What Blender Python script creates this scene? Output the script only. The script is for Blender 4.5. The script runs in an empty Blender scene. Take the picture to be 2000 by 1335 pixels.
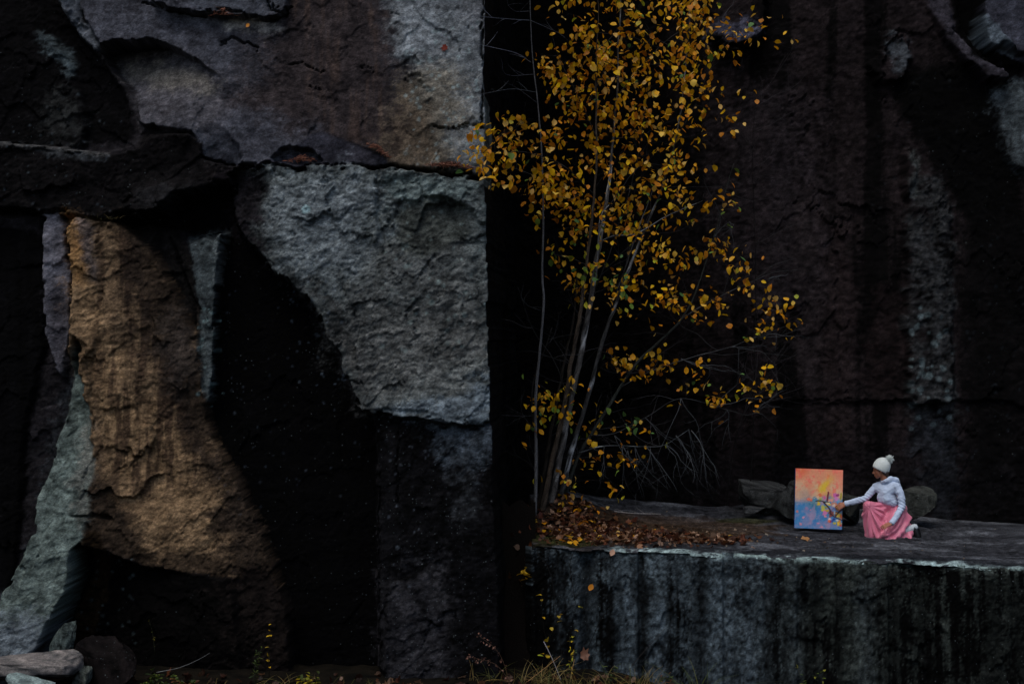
import bpy, bmesh, math, random
import numpy as np
from mathutils import Vector, Matrix, noise as mnoise

C = bpy.context.scene.collection
SC = bpy.context.scene
R = math.radians

# ------------------------------------------------------------------ camera, sky, sun, exposure
CZ = 4.3                                    # eye height above the quarry floor
cam_data = bpy.data.cameras.new('camera')
cam_data.sensor_width = 36.0
cam_data.lens = 55.44
cam_data.clip_start = 0.1
cam_data.clip_end = 500.0
cam = bpy.data.objects.new('camera', cam_data)
C.objects.link(cam)
cam.location = (0, 0, CZ)
cam.rotation_euler = (R(90), 0, 0)
SC.camera = cam

SUN_EL, SUN_ROT = R(62), R(205)
world = bpy.data.worlds.new('World')
SC.world = world
world.use_nodes = True
wn = world.node_tree.nodes
wl = world.node_tree.links
for n in list(wn):
    wn.remove(n)
wo = wn.new('ShaderNodeOutputWorld')
wb = wn.new('ShaderNodeBackground')
sky = wn.new('ShaderNodeTexSky')
sky.sky_type = 'NISHITA'
sky.sun_disc = False
sky.sun_elevation = SUN_EL
sky.sun_rotation = SUN_ROT
sky.air_density = 1.0
sky.dust_density = 3.0
sky.ozone_density = 1.0
wb.inputs['Strength'].default_value = 0.10
wl.new(sky.outputs[0], wb.inputs[0])
wl.new(wb.outputs[0], wo.inputs[0])

sun_data = bpy.data.lights.new('sun', 'SUN')
sun_data.energy = 1.0
sun_data.angle = R(40)
sun_data.color = (1.0, 0.97, 0.92)
sun = bpy.data.objects.new('sun', sun_data)
C.objects.link(sun)
sdir = Vector((math.sin(SUN_ROT) * math.cos(SUN_EL), math.cos(SUN_ROT) * math.cos(SUN_EL), math.sin(SUN_EL)))
sun.rotation_euler = sdir.to_track_quat('Z', 'Y').to_euler()
sun.location = (-5, -5, 20)

SC.view_settings.view_transform = 'Standard'
SC.view_settings.look = 'None'
SC.view_settings.exposure = 0.15
SC.view_settings.gamma = 1.0
SC.view_settings.use_curve_mapping = False

# ------------------------------------------------------------------ helpers
F = 3080.0                                  # focal length in photograph pixels

def W(px, py, Y):
    return Vector(((px - 1000.0) / F * Y, Y, CZ + (667.5 - py) / F * Y))

def lin(c):
    c = np.asarray(c, float) / 255.0
    return np.where(c <= 0.04045, c / 12.92, ((c + 0.055) / 1.055) ** 2.4)

IRR = 0.62
def al(*c):                                 # a colour seen in overcast light -> base colour
    return lin(c) / IRR

def tag(o, label=None, cat=None, group=None, kind=None):
    if label: o['label'] = label
    if cat: o['category'] = cat
    if group: o['group'] = group
    if kind: o['kind'] = kind
    return o

def empty(name, loc=(0, 0, 0), **k):
    o = bpy.data.objects.new(name, None)
    o.empty_display_size = 0.1
    C.objects.link(o)
    o.location = loc
    return tag(o, **k)

def mesh_obj(name, verts, faces, mat, parent=None, col=None, smooth=True, speck=None, loc=None):
    me = bpy.data.meshes.new(name)
    verts = np.asarray(verts, float)
    if loc is not None:
        verts = verts - np.asarray(loc, float)
    me.from_pydata([tuple(v) for v in verts], [], [tuple(int(i) for i in f) for f in faces])
    finish(me, mat, col, smooth, speck)
    return link(name, me, parent, loc)

def link(name, me, parent=None, loc=None):
    o = bpy.data.objects.new(name, me)
    C.objects.link(o)
    if loc is not None:
        o.location = loc
    if parent is not None:
        o.parent = parent
        pl = Vector((0, 0, 0))
        q = parent
        while q is not None:
            pl += q.location
            q = q.parent
        o.location = Vector(o.location) - pl
    return o

def finish(me, mat, col=None, smooth=True, speck=None):
    me.materials.append(mat)
    if smooth:
        me.polygons.foreach_set('use_smooth', np.ones(len(me.polygons), bool))
    if col is not None:
        a = me.attributes.new('Col', 'FLOAT_COLOR', 'POINT')
        c = np.ones((len(me.vertices), 4), np.float32)
        c[:, :3] = np.clip(np.asarray(col, np.float32), 0.0, 0.95)
        a.data.foreach_set('color', c.ravel())
    if speck is not None:
        a = me.attributes.new('Speck', 'FLOAT', 'POINT')
        a.data.foreach_set('value', np.asarray(speck, np.float32).ravel())
    me.update()

# ---- numpy noise
def _hash(ix, iy, seed):
    h = (ix.astype(np.int64) * 374761393 + iy.astype(np.int64) * 668265263 + seed * 974634777) & 0xFFFFFFFF
    h = ((h ^ (h >> 13)) * 1274126177) & 0xFFFFFFFF
    h = h ^ (h >> 16)
    return h

_ANG = np.linspace(0, 2 * np.pi, 256, endpoint=False)
_GX, _GY = np.cos(_ANG), np.sin(_ANG)

def perlin(x, y, seed=0):
    x = np.asarray(x, float); y = np.asarray(y, float)
    ix = np.floor(x); iy = np.floor(y)
    fx = x - ix; fy = y - iy
    ux = fx * fx * fx * (fx * (fx * 6 - 15) + 10)
    uy = fy * fy * fy * (fy * (fy * 6 - 15) + 10)
    def g(dx, dy):
        h = _hash(ix + dx, iy + dy, seed) & 255
        return _GX[h] * (fx - dx) + _GY[h] * (fy - dy)
    a = g(0, 0) * (1 - ux) + g(1, 0) * ux
    b = g(0, 1) * (1 - ux) + g(1, 1) * ux
    return (a * (1 - uy) + b * uy) * 1.5

def fbm(x, y, oct=4, seed=0, gain=0.5, lac=2.03):
    s = 0.0; a = 1.0; t = 0.0
    for i in range(oct):
        s = s + a * perlin(x + 17.3 * i, y - 9.1 * i, seed + i * 7)
        t += a
        a *= gain; x = x * lac; y = y * lac
    return s / t * 1.35

def ridge(x, y, oct=4, seed=0, gain=0.5):
    s = 0.0; a = 1.0; t = 0.0
    for i in range(oct):
        s = s + a * (1 - np.abs(perlin(x + 11.7 * i, y + 5.3 * i, seed + i * 5)) * 2)
        t += a
        a *= gain; x = x * 2.1; y = y * 2.1
    return s / t

def facets(x, y, seed=0, jit=0.9):
    """broken planes: every cell is its own tilted flat; returns height, cell random value, closeness to a joint"""
    ix = np.floor(x); iy = np.floor(y)
    best = np.full(x.shape, 1e9); sec = np.full(x.shape, 1e9)
    h = np.zeros(x.shape); rv = np.zeros(x.shape)
    for dx in (-1, 0, 1):
        for dy in (-1, 0, 1):
            k = _hash(ix + dx, iy + dy, seed)
            px = ix + dx + 0.5 + jit * ((k & 255) / 255.0 - 0.5)
            py = iy + dy + 0.5 + jit * (((k >> 8) & 255) / 255.0 - 0.5)
            d = (x - px) ** 2 + (y - py) ** 2
            n = d < best
            gx = ((k >> 16) & 255) / 127.5 - 1.0; gy = ((k >> 24) & 255) / 127.5 - 1.0
            r = ((k >> 4) & 1023) / 1023.0
            sec = np.where(n, best, np.minimum(sec, d))
            h = np.where(n, gx * (x - px) + gy * (y - py) + 0.5 * (r - 0.5), h)
            rv = np.where(n, r, rv); best = np.where(n, d, best)
    return h, rv, np.sqrt(sec) - np.sqrt(best)

def deepen(col, ref=0.08, g=0.22):
    L = (col * np.array([0.3, 0.55, 0.15])).sum(-1, keepdims=True) + 1e-6
    return col * np.clip((L / ref) ** g, 0.25, 1.35)

def sstep(a, b, x):
    t = np.clip((x - a) / (b - a + 1e-9), 0, 1)
    return t * t * (3 - 2 * t)

def chaikin(p, n=1):
    p = np.asarray(p, float)
    for _ in range(n):
        q = np.roll(p, -1, 0)
        p = np.stack([p * 0.8 + q * 0.2, p * 0.2 + q * 0.8], 1).reshape(-1, 2)
    return p

def sdf(X, Z, poly, pad=1.0):
    """signed distance, positive inside; far away clipped to -pad"""
    sh = X.shape
    x = X.ravel(); z = Z.ravel()
    out = np.full(x.shape, -pad)
    lo = poly.min(0) - pad; hi = poly.max(0) + pad
    sel = np.where((x > lo[0]) & (x < hi[0]) & (z > lo[1]) & (z < hi[1]))[0]
    if len(sel) == 0:
        return out.reshape(sh)
    x = x[sel]; z = z[sel]
    d2 = np.full(x.shape, 1e9); ins = np.zeros(x.shape, bool)
    n = len(poly)
    for i in range(n):
        ax, az = poly[i]; bx, bz = poly[(i + 1) % n]
        ex, ez = bx - ax, bz - az
        L = ex * ex + ez * ez + 1e-12
        t = np.clip(((x - ax) * ex + (z - az) * ez) / L, 0, 1)
        dx = x - ax - t * ex; dz = z - az - t * ez
        d2 = np.minimum(d2, dx * dx + dz * dz)
        if az != bz:
            c = (az > z) != (bz > z)
            ins ^= c & (x < (bx - ax) * (z - az) / (bz - az) + ax)
    d = np.sqrt(d2)
    out[sel] = np.where(ins, d, -d)
    return np.maximum(out, -pad).reshape(sh)

def pl_dist(X, Z, pts):
    d2 = np.full(X.shape, 1e9)
    for i in range(len(pts) - 1):
        ax, az = pts[i]; bx, bz = pts[i + 1]
        ex, ez = bx - ax, bz - az
        t = np.clip(((X - ax) * ex + (Z - az) * ez) / (ex * ex + ez * ez + 1e-12), 0, 1)
        d2 = np.minimum(d2, (X - ax - t * ex) ** 2 + (Z - az - t * ez) ** 2)
    return np.sqrt(d2)

class Relief:
    """a rock face laid out over (X, Z): depth and base colour are built up region by region"""
    def __init__(s, X, Z, Y0, seed=1):
        s.X, s.Z, s.seed = X, Z, seed
        s.Y = np.zeros_like(X) + Y0
        s.col = np.zeros(X.shape + (3,))
        s.speck = np.zeros_like(X)
        s.rough = np.full_like(X, 0.6)
        s.wx = fbm(X * 2.2, Z * 2.2, 5, seed + 50)
        s.wz = fbm(X * 2.2, Z * 2.2, 5, seed + 90)
        ang = 0.35 * fbm(X * 3, Z * 3, 4, seed + 60)
        _, r1, _ = facets(X * 5.5 + ang, Z * 8.0 + ang, seed + 70)
        _, r2, _ = facets(X * 5.5 + ang, Z * 8.0 + ang, seed + 71)
        s.wx = 0.7 * s.wx + 0.8 * (r1 - 0.5); s.wz = 0.7 * s.wz + 0.8 * (r2 - 0.5)
        s.n1 = fbm(X * 3.0, Z * 3.0, 6, seed + 130, 0.6)
        s.n2 = fbm(X * 9.0, Z * 14.0, 5, seed + 170, 0.65)
        s.st = fbm(X * 7.0, Z * 0.7, 5, seed + 210, 0.6)
        s.n3 = fbm(X * 24.0 + Z * 5, Z * 46.0, 3, seed + 250, 0.75)
        s.region = np.zeros(X.shape, int)
    def poly(s, pts, Yp, smooth=1):
        p = np.array([[(a - 1000.0) / F * Yp, CZ + (667.5 - b) / F * Yp] for a, b in pts])
        return chaikin(p, smooth) if smooth else p
    def mask(s, p, w, warp, grit=0.0):
        pad = max(1.0, 3 * w)
        d = sdf(s.X + s.wx * warp, s.Z + s.wz * warp, p, pad)
        if grit:
            d = d + (w + 0.012) * grit * (0.7 * s.n3 + 0.5 * s.n2 + 0.3 * s.n1)
        return sstep(-w, w, d)
    def depth(s, pts, Yp, ax=0.0, az=0.0, w=0.025, warp=0.04, mode='set', rid=None, rough=None, smooth=1):
        p = s.poly(pts, Yp, smooth)
        m = s.mask(p, w, warp)
        c = p.mean(0)
        pln = Yp + ax * (s.X - c[0]) + az * (s.Z - c[1])
        if mode == 'max': pln = np.maximum(s.Y, pln)
        if mode == 'min': pln = np.minimum(s.Y, pln)
        s.Y = s.Y * (1 - m) + pln * m
        if rough is not None: s.rough = s.rough * (1 - m) + rough * m
        if rid is not None: s.region = np.where(m > 0.5, rid, s.region)
        return m
    def bump(s, pts, Yp, amt, w=0.1, warp=0.04):
        m = s.mask(s.poly(pts, Yp), w, warp)
        s.Y = s.Y - amt * m
    def groove(s, pts, Yp, dep, w, dark=None):
        p = np.array([[(a - 1000.0) / F * Yp, CZ + (667.5 - b) / F * Yp] for a, b in pts])
        d = pl_dist(s.X + s.wx * 0.05, s.Z + s.wz * 0.07, p)
        w = w * np.clip(0.62 + 0.55 * s.n1 + 0.3 * s.n2, 0.05, 1.2)
        m = 1 - sstep(w * 0.3, w, d)
        s.Y = s.Y + dep * m
        if dark is not None:
            s.col = s.col * (1 - m[..., None]) + np.asarray(dark) * m[..., None]
    def paint(s, pts, Yp, c1, c2, w=0.03, warp=0.06, amt=1.0, mod=None, speck=None, n=None, bias=0.0, grit=1.1):
        m = np.ones_like(s.X) if pts is None else s.mask(s.poly(pts, Yp), w, warp, grit)
        if mod is not None: m = m * mod
        m = m * amt
        t = np.clip(0.5 + bias + 0.9 * (0.6 * s.n1 + 0.5 * s.n2 if n is None else n), 0, 1)[..., None]
        c = np.asarray(c1) * (1 - t) + np.asarray(c2) * t
        s.col = s.col * (1 - m[..., None]) + c * m[..., None]
        if speck is not None: s.speck = s.speck * (1 - m) + speck * m
        return m
    def spots(s, n, box, Yp, r, c, rng, amt=0.9):
        x0, y0, x1, y1 = box
        for _ in range(n):
            px, py = rng.uniform(x0, x1), rng.uniform(y0, y1)
            cx, cz = (px - 1000) / F * Yp, CZ + (667.5 - py) / F * Yp
            rr = rng.uniform(*r)
            j0 = np.searchsorted(s.ux, cx - 2 * rr); j1 = np.searchsorted(s.ux, cx + 2 * rr)
            i0 = np.searchsorted(s.uz, cz - 2 * rr); i1 = np.searchsorted(s.uz, cz + 2 * rr)
            if j1 <= j0 or i1 <= i0: continue
            sl = (slice(i0, i1), slice(j0, j1))
            d = np.hypot(s.X[sl] - cx, s.Z[sl] - cz) + 0.5 * rr * s.n2[sl]
            m = ((1 - sstep(rr * 0.6, rr * 1.2, d)) * amt * rng.uniform(0.4, 1))[..., None]
            s.col[sl] = s.col[sl] * (1 - m) + np.asarray(c) * m

def axis(dense0, dense1, step, lo, hi):
    a = np.arange(dense0, dense1 + step * 0.5, step)
    left, right = [], []
    x, h = dense0, step
    while x > lo:
        h *= 1.25; x -= h; left.append(x)
    x, h = dense1, step
    while x < hi:
        h *= 1.25; x += h; right.append(x)
    return np.concatenate([np.array(left[::-1]), a, np.array(right)])

def grid_normals(P):
    du = np.gradient(P, axis=1); dv = np.gradient(P, axis=0)
    n = np.cross(du, dv)
    return n / (np.linalg.norm(n, axis=-1, keepdims=True) + 1e-12)

def grid_parts(P, col, speck, mat, parent, region=None, names=None, single=None, kind=None):
    """one grid surface -> one mesh per region, sharing border normals so no seam shows"""
    nv, nu = P.shape[:2]
    N = grid_normals(P)
    idx = np.arange(nv * nu).reshape(nv, nu)
    q = np.stack([idx[:-1, :-1], idx[:-1, 1:], idx[1:, 1:], idx[1:, :-1]], -1).reshape(-1, 4)
    if region is None:
        groups = [(single, q)]
    else:
        rq = region[:-1, :-1].reshape(-1)
        groups = [(names[r], q[rq == r]) for r in sorted(set(rq.tolist()))]
    Pv = P.reshape(-1, 3); Nv = N.reshape(-1, 3); Cv = col.reshape(-1, 3); Sv = speck.reshape(-1)
    obs = []
    for nm, qq in groups:
        used, inv = np.unique(qq, return_inverse=True)
        inv = inv.reshape(qq.shape)
        me = bpy.data.meshes.new(nm)
        nf = len(qq)
        me.vertices.add(len(used)); me.loops.add(nf * 4); me.polygons.add(nf)
        me.vertices.foreach_set('co', Pv[used].astype(np.float32).ravel())
        me.loops.foreach_set('vertex_index', inv.ravel().astype(np.int32))
        me.polygons.foreach_set('loop_start', np.arange(0, nf * 4, 4, dtype=np.int32))
        me.update(calc_edges=True)
        finish(me, mat, Cv[used], True, Sv[used])
        me.normals_split_custom_set_from_vertices([tuple(v) for v in Nv[used]])
        obs.append(link(nm, me, parent))
    return obs

# ---- node materials
def new_mat(name):
    m = bpy.data.materials.new(name)
    m.use_nodes = True
    nt = m.node_tree
    for n in list(nt.nodes): nt.nodes.remove(n)
    out = nt.nodes.new('ShaderNodeOutputMaterial')
    b = nt.nodes.new('ShaderNodeBsdfPrincipled')
    nt.links.new(b.outputs[0], out.inputs[0])
    return m, nt, b, out

def nd(nt, t, **k):
    n = nt.nodes.new(t)
    for a, v in k.items():
        if a.startswith('i_'):
            key = a[2:]
            n.inputs[int(key) if key.isdigit() else key].default_value = v
        else:
            setattr(n, a, v)
    return n

def rock_material(name, grain=30.0, lo=0.55, hi=1.5, bump=0.5, rough=0.85, speckcol=(0.11, 0.13, 0.14), speckscale=44.0, stretch=(1, 1, 2.2)):
    m, nt, b, out = new_mat(name)
    L = nt.links.new
    tc = nd(nt, 'ShaderNodeTexCoord')
    mp = nd(nt, 'ShaderNodeMapping'); mp.inputs['Scale'].default_value = stretch
    L(tc.outputs['Object'], mp.inputs[0])
    at = nd(nt, 'ShaderNodeAttribute', attribute_name='Col')
    sp = nd(nt, 'ShaderNodeAttribute', attribute_name='Speck')
    n1 = nd(nt, 'ShaderNodeTexNoise', i_Scale=grain, i_Detail=8.0, i_Roughness=0.78)
    L(mp.outputs[0], n1.inputs['Vector'])
    mr = nd(nt, 'ShaderNodeMapRange'); mr.inputs[1].default_value = 0.3; mr.inputs[2].default_value = 0.7
    mr.inputs[3].default_value = lo; mr.inputs[4].default_value = hi
    L(n1.outputs[0], mr.inputs[0])
    mul = nd(nt, 'ShaderNodeVectorMath', operation='SCALE')
    L(at.outputs['Color'], mul.inputs[0]); L(mr.outputs[0], mul.inputs['Scale'])
    # small lichen specks
    vo = nd(nt, 'ShaderNodeTexVoronoi', i_Scale=speckscale); L(tc.outputs['Object'], vo.inputs['Vector'])
    sx = nd(nt, 'ShaderNodeSeparateColor'); L(vo.outputs['Color'], sx.inputs[0])
    th = nd(nt, 'ShaderNodeMath', operation='MULTIPLY'); th.inputs[1].default_value = 0.36
    L(sx.outputs[1], th.inputs[0])
    lt = nd(nt, 'ShaderNodeMath', operation='LESS_THAN'); L(vo.outputs['Distance'], lt.inputs[0]); L(th.outputs[0], lt.inputs[1])
    gt = nd(nt, 'ShaderNodeMath', operation='LESS_THAN'); L(sx.outputs[0], gt.inputs[0]); L(sp.outputs['Fac'], gt.inputs[1])
    mm = nd(nt, 'ShaderNodeMath', operation='MULTIPLY'); L(lt.outputs[0], mm.inputs[0]); L(gt.outputs[0], mm.inputs[1])
    m2 = nd(nt, 'ShaderNodeMath', operation='MULTIPLY'); L(mm.outputs[0], m2.inputs[0]); L(sx.outputs[2], m2.inputs[1])
    mx = nd(nt, 'ShaderNodeMix', data_type='RGBA')
    L(m2.outputs[0], mx.inputs[0]); L(mul.outputs[0], mx.inputs[6])
    mx.inputs[7].default_value = (*speckcol, 1)
    L(mx.outputs[2], b.inputs['Base Color'])
    b.inputs['Roughness'].default_value = rough
    b.inputs['Specular IOR Level'].default_value = 0.06
    n2 = nd(nt, 'ShaderNodeTexNoise', i_Scale=grain * 1.4, i_Detail=5.0, i_Roughness=0.65)
    L(mp.outputs[0], n2.inputs['Vector'])
    bp = nd(nt, 'ShaderNodeBump', i_Strength=bump, i_Distance=0.02)
    L(n2.outputs[0], bp.inputs['Height']); L(bp.outputs[0], b.inputs['Normal'])
    return m

def plain(name, col, rough=0.7, var=0.0, scale=40.0, bump=0.0, spec=0.3, sheen=0.0, attr=False, sss=0.0):
    m, nt, b, out = new_mat(name)
    L = nt.links.new
    src = None
    if attr:
        at = nd(nt, 'ShaderNodeAttribute', attribute_name='Col'); src = at.outputs['Color']
    else:
        b.inputs['Base Color'].default_value = (*col, 1)
    if var or bump:
        tc = nd(nt, 'ShaderNodeTexCoord')
        n1 = nd(nt, 'ShaderNodeTexNoise', i_Scale=scale, i_Detail=5.0)
        L(tc.outputs['Object'], n1.inputs['Vector'])
    if var:
        mr = nd(nt, 'ShaderNodeMapRange'); mr.inputs[1].default_value = 0.3; mr.inputs[2].default_value = 0.7
        mr.inputs[3].default_value = 1 - var; mr.inputs[4].default_value = 1 + var
        L(n1.outputs[0], mr.inputs[0])
        mu = nd(nt, 'ShaderNodeVectorMath', operation='SCALE')
        if src is None: mu.inputs[0].default_value = col
        else: L(src, mu.inputs[0])
        L(mr.outputs[0], mu.inputs['Scale']); L(mu.outputs[0], b.inputs['Base Color'])
    elif src is not None:
        L(src, b.inputs['Base Color'])
    if bump:
        bp = nd(nt, 'ShaderNodeBump', i_Strength=bump, i_Distance=0.01)
        L(n1.outputs[0], bp.inputs['Height']); L(bp.outputs[0], b.inputs['Normal'])
    b.inputs['Roughness'].default_value = rough
    b.inputs['Specular IOR Level'].default_value = spec
    if sheen: b.inputs['Sheen Weight'].default_value = sheen
    if sss:
        b.inputs['Subsurface Weight'].default_value = sss
        b.inputs['Subsurface Scale'].default_value = 0.01
    return m

def leaf_material(name, transl=0.35):
    m, nt, b, out = new_mat(name)
    L = nt.links.new
    at = nd(nt, 'ShaderNodeAttribute', attribute_name='Col')
    L(at.outputs['Color'], b.inputs['Base Color'])
    b.inputs['Roughness'].default_value = 0.5
    b.inputs['Specular IOR Level'].default_value = 0.25
    tr = nd(nt, 'ShaderNodeBsdfTranslucent'); L(at.outputs['Color'], tr.inputs[0])
    ms = nd(nt, 'ShaderNodeMixShader'); ms.inputs[0].default_value = transl
    L(b.outputs[0], ms.inputs[1]); L(tr.outputs[0], ms.inputs[2]); L(ms.outputs[0], out.inputs[0])
    return m
# ------------------------------------------------------------------ the left quarry buttress
rng = np.random.default_rng(11)
rock_mat = rock_material('granite', grain=44.0, lo=0.18, hi=1.95, bump=1.0)
YL = 19.2

def build_left():
    ux = axis(-6.75, -0.32, 0.0165, -14.0, -0.321)
    uz = axis(0.0, 8.72, 0.0165, -0.8, 15.0)
    X, Z = np.meshgrid(ux, uz)
    pyz = 667.5 - (Z - CZ) * F / YL
    epx = np.interp(pyz, [-700, 0, 150, 340, 480, 600, 830, 1000, 1200, 1335], [948, 946, 943, 947, 948, 951, 958, 963, 972, 976])
    edge = (epx - 1000) / F * YL + 0.014 * fbm(Z * 6.0, Z * 0 + 3.3, 4, 5) + 0.035 * (facets(Z * 4.0 + 0.4 * fbm(Z * 5, Z * 0, 3, 6), Z * 0 + 0.5, 7)[1] - 0.5)
    X = X + sstep(-1.6, -0.32, X) * (edge + 0.32)
    s = Relief(X, Z, 19.6, 3)
    s.ux, s.uz = ux, uz
    s.px = 1000 + X * F / YL
    s.py = pyz
    G = lambda a, b, v: sstep(a, b, v)
    # ---- depth, far layers first
    s.depth([(-900, -900), (120, -900), (120, 0), (150, 60), (195, 110), (250, 190), (262, 292), (210, 300), (-900, 272)], 19.75, az=0.05, w=0.03, rid=1, rough=0.7)
    s.depth([(95, -200), (150, -200), (152, 20), (178, 60), (192, 98), (172, 98), (140, 52), (110, 5)], 19.42, ax=0.5, w=0.03)
    s.depth([(60, 60), (90, 66), (150, 140), (175, 230), (165, 290), (70, 292)], 19.6, ax=-0.25, w=0.05)
    s.depth([(148, -900), (1300, -900), (1300, 345), (948, 345), (850, 332), (760, 324), (560, 320), (390, 316), (384, 262), (330, 250), (268, 238), (262, 200), (250, 165), (215, 130), (196, 104), (190, 85), (165, 40), (150, 0)], 19.4, ax=-0.015, az=0.06, w=0.02, rid=2, rough=0.3)
    # gentle change of plane along the pale diagonal
    s.depth([(735, -900), (1300, -900), (1300, 345), (862, 336), (838, 250), (826, 180), (800, 140), (770, 80)], 19.34, ax=0.02, az=0.04, w=0.10, rough=0.45)
    # recess under the overhanging slab
    s.depth([(193, 92), (225, 84), (262, 86), (300, 80), (335, 92), (365, 108), (400, 128), (426, 150), (500, 190), (520, 260), (420, 275), (385, 262), (330, 250), (268, 238), (262, 200), (250, 165), (215, 130)], 19.60, ax=-0.36, az=0.52, w=0.014, warp=0.04, mode='max', rid=2)
    # flush wedge slab, its lower chips
    s.depth([(470, 330), (560, 296), (620, 250), (682, 278), (752, 302), (760, 326)], 19.30, ax=0.05, az=0.1, w=0.012, warp=0.02, rough=0.2)
    s.depth([(525, 318), (556, 288), (612, 296), (640, 322)], 19.46, az=0.1, w=0.012)
    s.depth([(390, 250), (430, 236), (480, 300), (470, 322), (390, 316)], 19.42, az=-0.3, w=0.03)
    # slabs along the top edge
    s.depth([(255, -300), (520, -300), (572, 10), (532, 36), (440, 30), (400, 27), (350, 20), (285, 4)], 19.27, az=0.02, w=0.012, warp=0.03, rid=3, rough=0.3)
    # crack sliver on the right edge
    # middle band
    s.depth([(-900, 268), (0, 273), (100, 284), (210, 298), (262, 292), (300, 258), (385, 264), (392, 318), (520, 322), (520, 430), (470, 445), (330, 445), (240, 428), (225, 432), (130, 418), (-900, 414)], 19.30, az=0.02, w=0.025, rid=4, rough=0.8)
    s.depth([(232, 405), (258, 362), (330, 345), (402, 362), (425, 400), (385, 428), (300, 434), (240, 428)], 19.12, az=0.3, w=0.09, warp=0.08)
    s.depth([(250, 290), (300, 255), (385, 262), (395, 320), (330, 345), (262, 350)], 19.40, az=-0.12, w=0.14)
    # lower left
    s.depth([(-900, 412), (60, 412), (85, 414), (88, 640), (70, 740), (40, 900), (30, 1120), (0, 1180), (-900, 1250)], 19.52, w=0.04, rid=5, rough=0.5)
    s.depth([(83, 414), (124, 416), (138, 560), (135, 660), (122, 740), (95, 700), (86, 640)], 19.42, ax=0.3, w=0.025, rid=6)
    s.depth([(122, 414), (225, 430), (300, 455), (345, 540), (386, 620), (390, 720), (400, 810), (445, 890), (505, 1005), (547, 1105), (572, 1200), (592, 1600), (80, 1600), (160, 1100), (165, 1042), (160, 1000), (168, 900), (150, 800), (132, 680), (135, 560)], 19.24, ax=0.10, az=0.06, w=0.03, rid=6, rough=1.0)
    s.depth([(345, 545), (386, 620), (390, 720), (400, 810), (445, 890), (400, 890), (340, 800), (300, 690), (318, 590)], 19.36, ax=0.35, az=0.03, w=0.06, mode='max')
    s.depth([(135, 650), (150, 800), (170, 900), (162, 1045), (160, 1130), (120, 1220), (92, 1290), (60, 1500), (-900, 1500), (-60, 1220), (0, 1165), (40, 1100), (60, 1000), (95, 840), (118, 740)], 18.85, ax=0.1, az=0.30, w=0.05, warp=0.07, rid=7, rough=0.9)
    s.depth([(165, 1050), (235, 1076), (300, 1102), (440, 1113), (468, 1150), (500, 1600), (80, 1600), (95, 1288), (160, 1140)], 19.50, ax=-0.30, az=-0.15, w=0.022, rid=8, rough=0.7)
    s.depth([(225, 430), (330, 440), (352, 460), (378, 520), (390, 600), (388, 660), (345, 560), (300, 480)], 19.62, ax=-0.2, w=0.03, rid=8)
    s.depth([(352, 440), (458, 436), (434, 500), (428, 600), (425, 770), (400, 800), (390, 700), (387, 600), (374, 520)], 19.42, ax=-0.5, w=0.02, rid=9)
    # dark hollow below the bulge
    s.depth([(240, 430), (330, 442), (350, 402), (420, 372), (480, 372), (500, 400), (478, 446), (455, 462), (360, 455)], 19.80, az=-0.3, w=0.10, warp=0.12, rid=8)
    # black face and the jutting corner block
    s.depth([(455, 440), (492, 440), (492, 480), (545, 540), (585, 570), (620, 620), (660, 690), (672, 750), (720, 800), (735, 840), (742, 1600), (590, 1600), (575, 1200), (547, 1105), (505, 1005), (445, 890), (400, 800), (427, 760), (428, 600), (434, 500)], 19.66, ax=-0.04, w=0.025, rid=10, rough=0.4)
    s.depth([(470, 322), (560, 320), (760, 324), (850, 332), (946, 348), (1300, 350), (1300, 832), (958, 832), (850, 824), (780, 815), (720, 800), (672, 752), (660, 690), (620, 620), (585, 570), (545, 540), (490, 480), (455, 440), (440, 380), (450, 325)], 19.16, ax=-0.03, az=0.03, w=0.03, warp=0.09, rid=11, rough=1.15)
    s.Y += 0.26 * (1 - G(430, 545, s.px)) * (s.region == 11)
    s.depth([(735, 325), (1300, 335), (1300, 560), (880, 560), (780, 520), (738, 470)], 19.14, ax=-0.10, az=0.0, w=0.04, mode='max')
    s.depth([(766, 402), (790, 390), (850, 384), (918, 408), (950, 440), (1300, 470), (1300, 520), (850, 560), (762, 520)], 19.24, ax=0.0, az=0.20, w=0.018, warp=0.07, mode='max')
    s.depth([(870, 468), (1300, 476), (1300, 540), (900, 520)], 19.20, az=0.3, w=0.02, mode='max')
    s.depth([(690, 772), (860, 720), (960, 700), (1300, 700), (1300, 834), (958, 834), (850, 826), (780, 817), (718, 800)], 19.02, az=0.35, ax=0.0, w=0.08, mode='min', warp=0.12)
    s.depth([(716, 797), (760, 800), (850, 808), (900, 824), (958, 834), (850, 832), (780, 820)], 18.95, az=0.9, w=0.02, warp=0.04)
    s.depth([(722, 802), (780, 815), (850, 823), (960, 833), (1300, 840), (1300, 1600), (738, 1600), (730, 850)], 19.02, ax=-0.06, az=0.03, w=0.02, rid=12, rough=0.55)
    s.depth([(780, 1085), (850, 1065), (880, 1150), (860, 1600), (735, 1600), (745, 1180)], 18.94, ax=0.1, az=0.1, w=0.09, rough=0.9, warp=0.1)
    # ---- fractal relief
    big = fbm(X * 0.9, Z * 0.9, 3, 401)
    s.Y += -0.05 * big * (0.4 + s.rough)
    sl = X * 3.2 + Z * 0.9; sv = Z * 6.0 - X * 1.0
    chunk = ridge(sl + 0.5 * s.wx, sv + 0.5 * s.wz, 4, 411) - 0.5
    s.Y += -0.014 * chunk * s.rough
    wq = 0.5 * fbm(X * 2.5, Z * 2.5, 4, 441)
    f1, _, e1 = facets(X * 1.7 + Z * 0.5 + wq, Z * 2.4 - X * 0.4 + wq, 451)
    f2, _, e2 = facets(X * 5.0 + Z * 1.5 + 1.2 * wq, Z * 8.0 - X * 1.4 + 1.2 * wq, 461)
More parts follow.
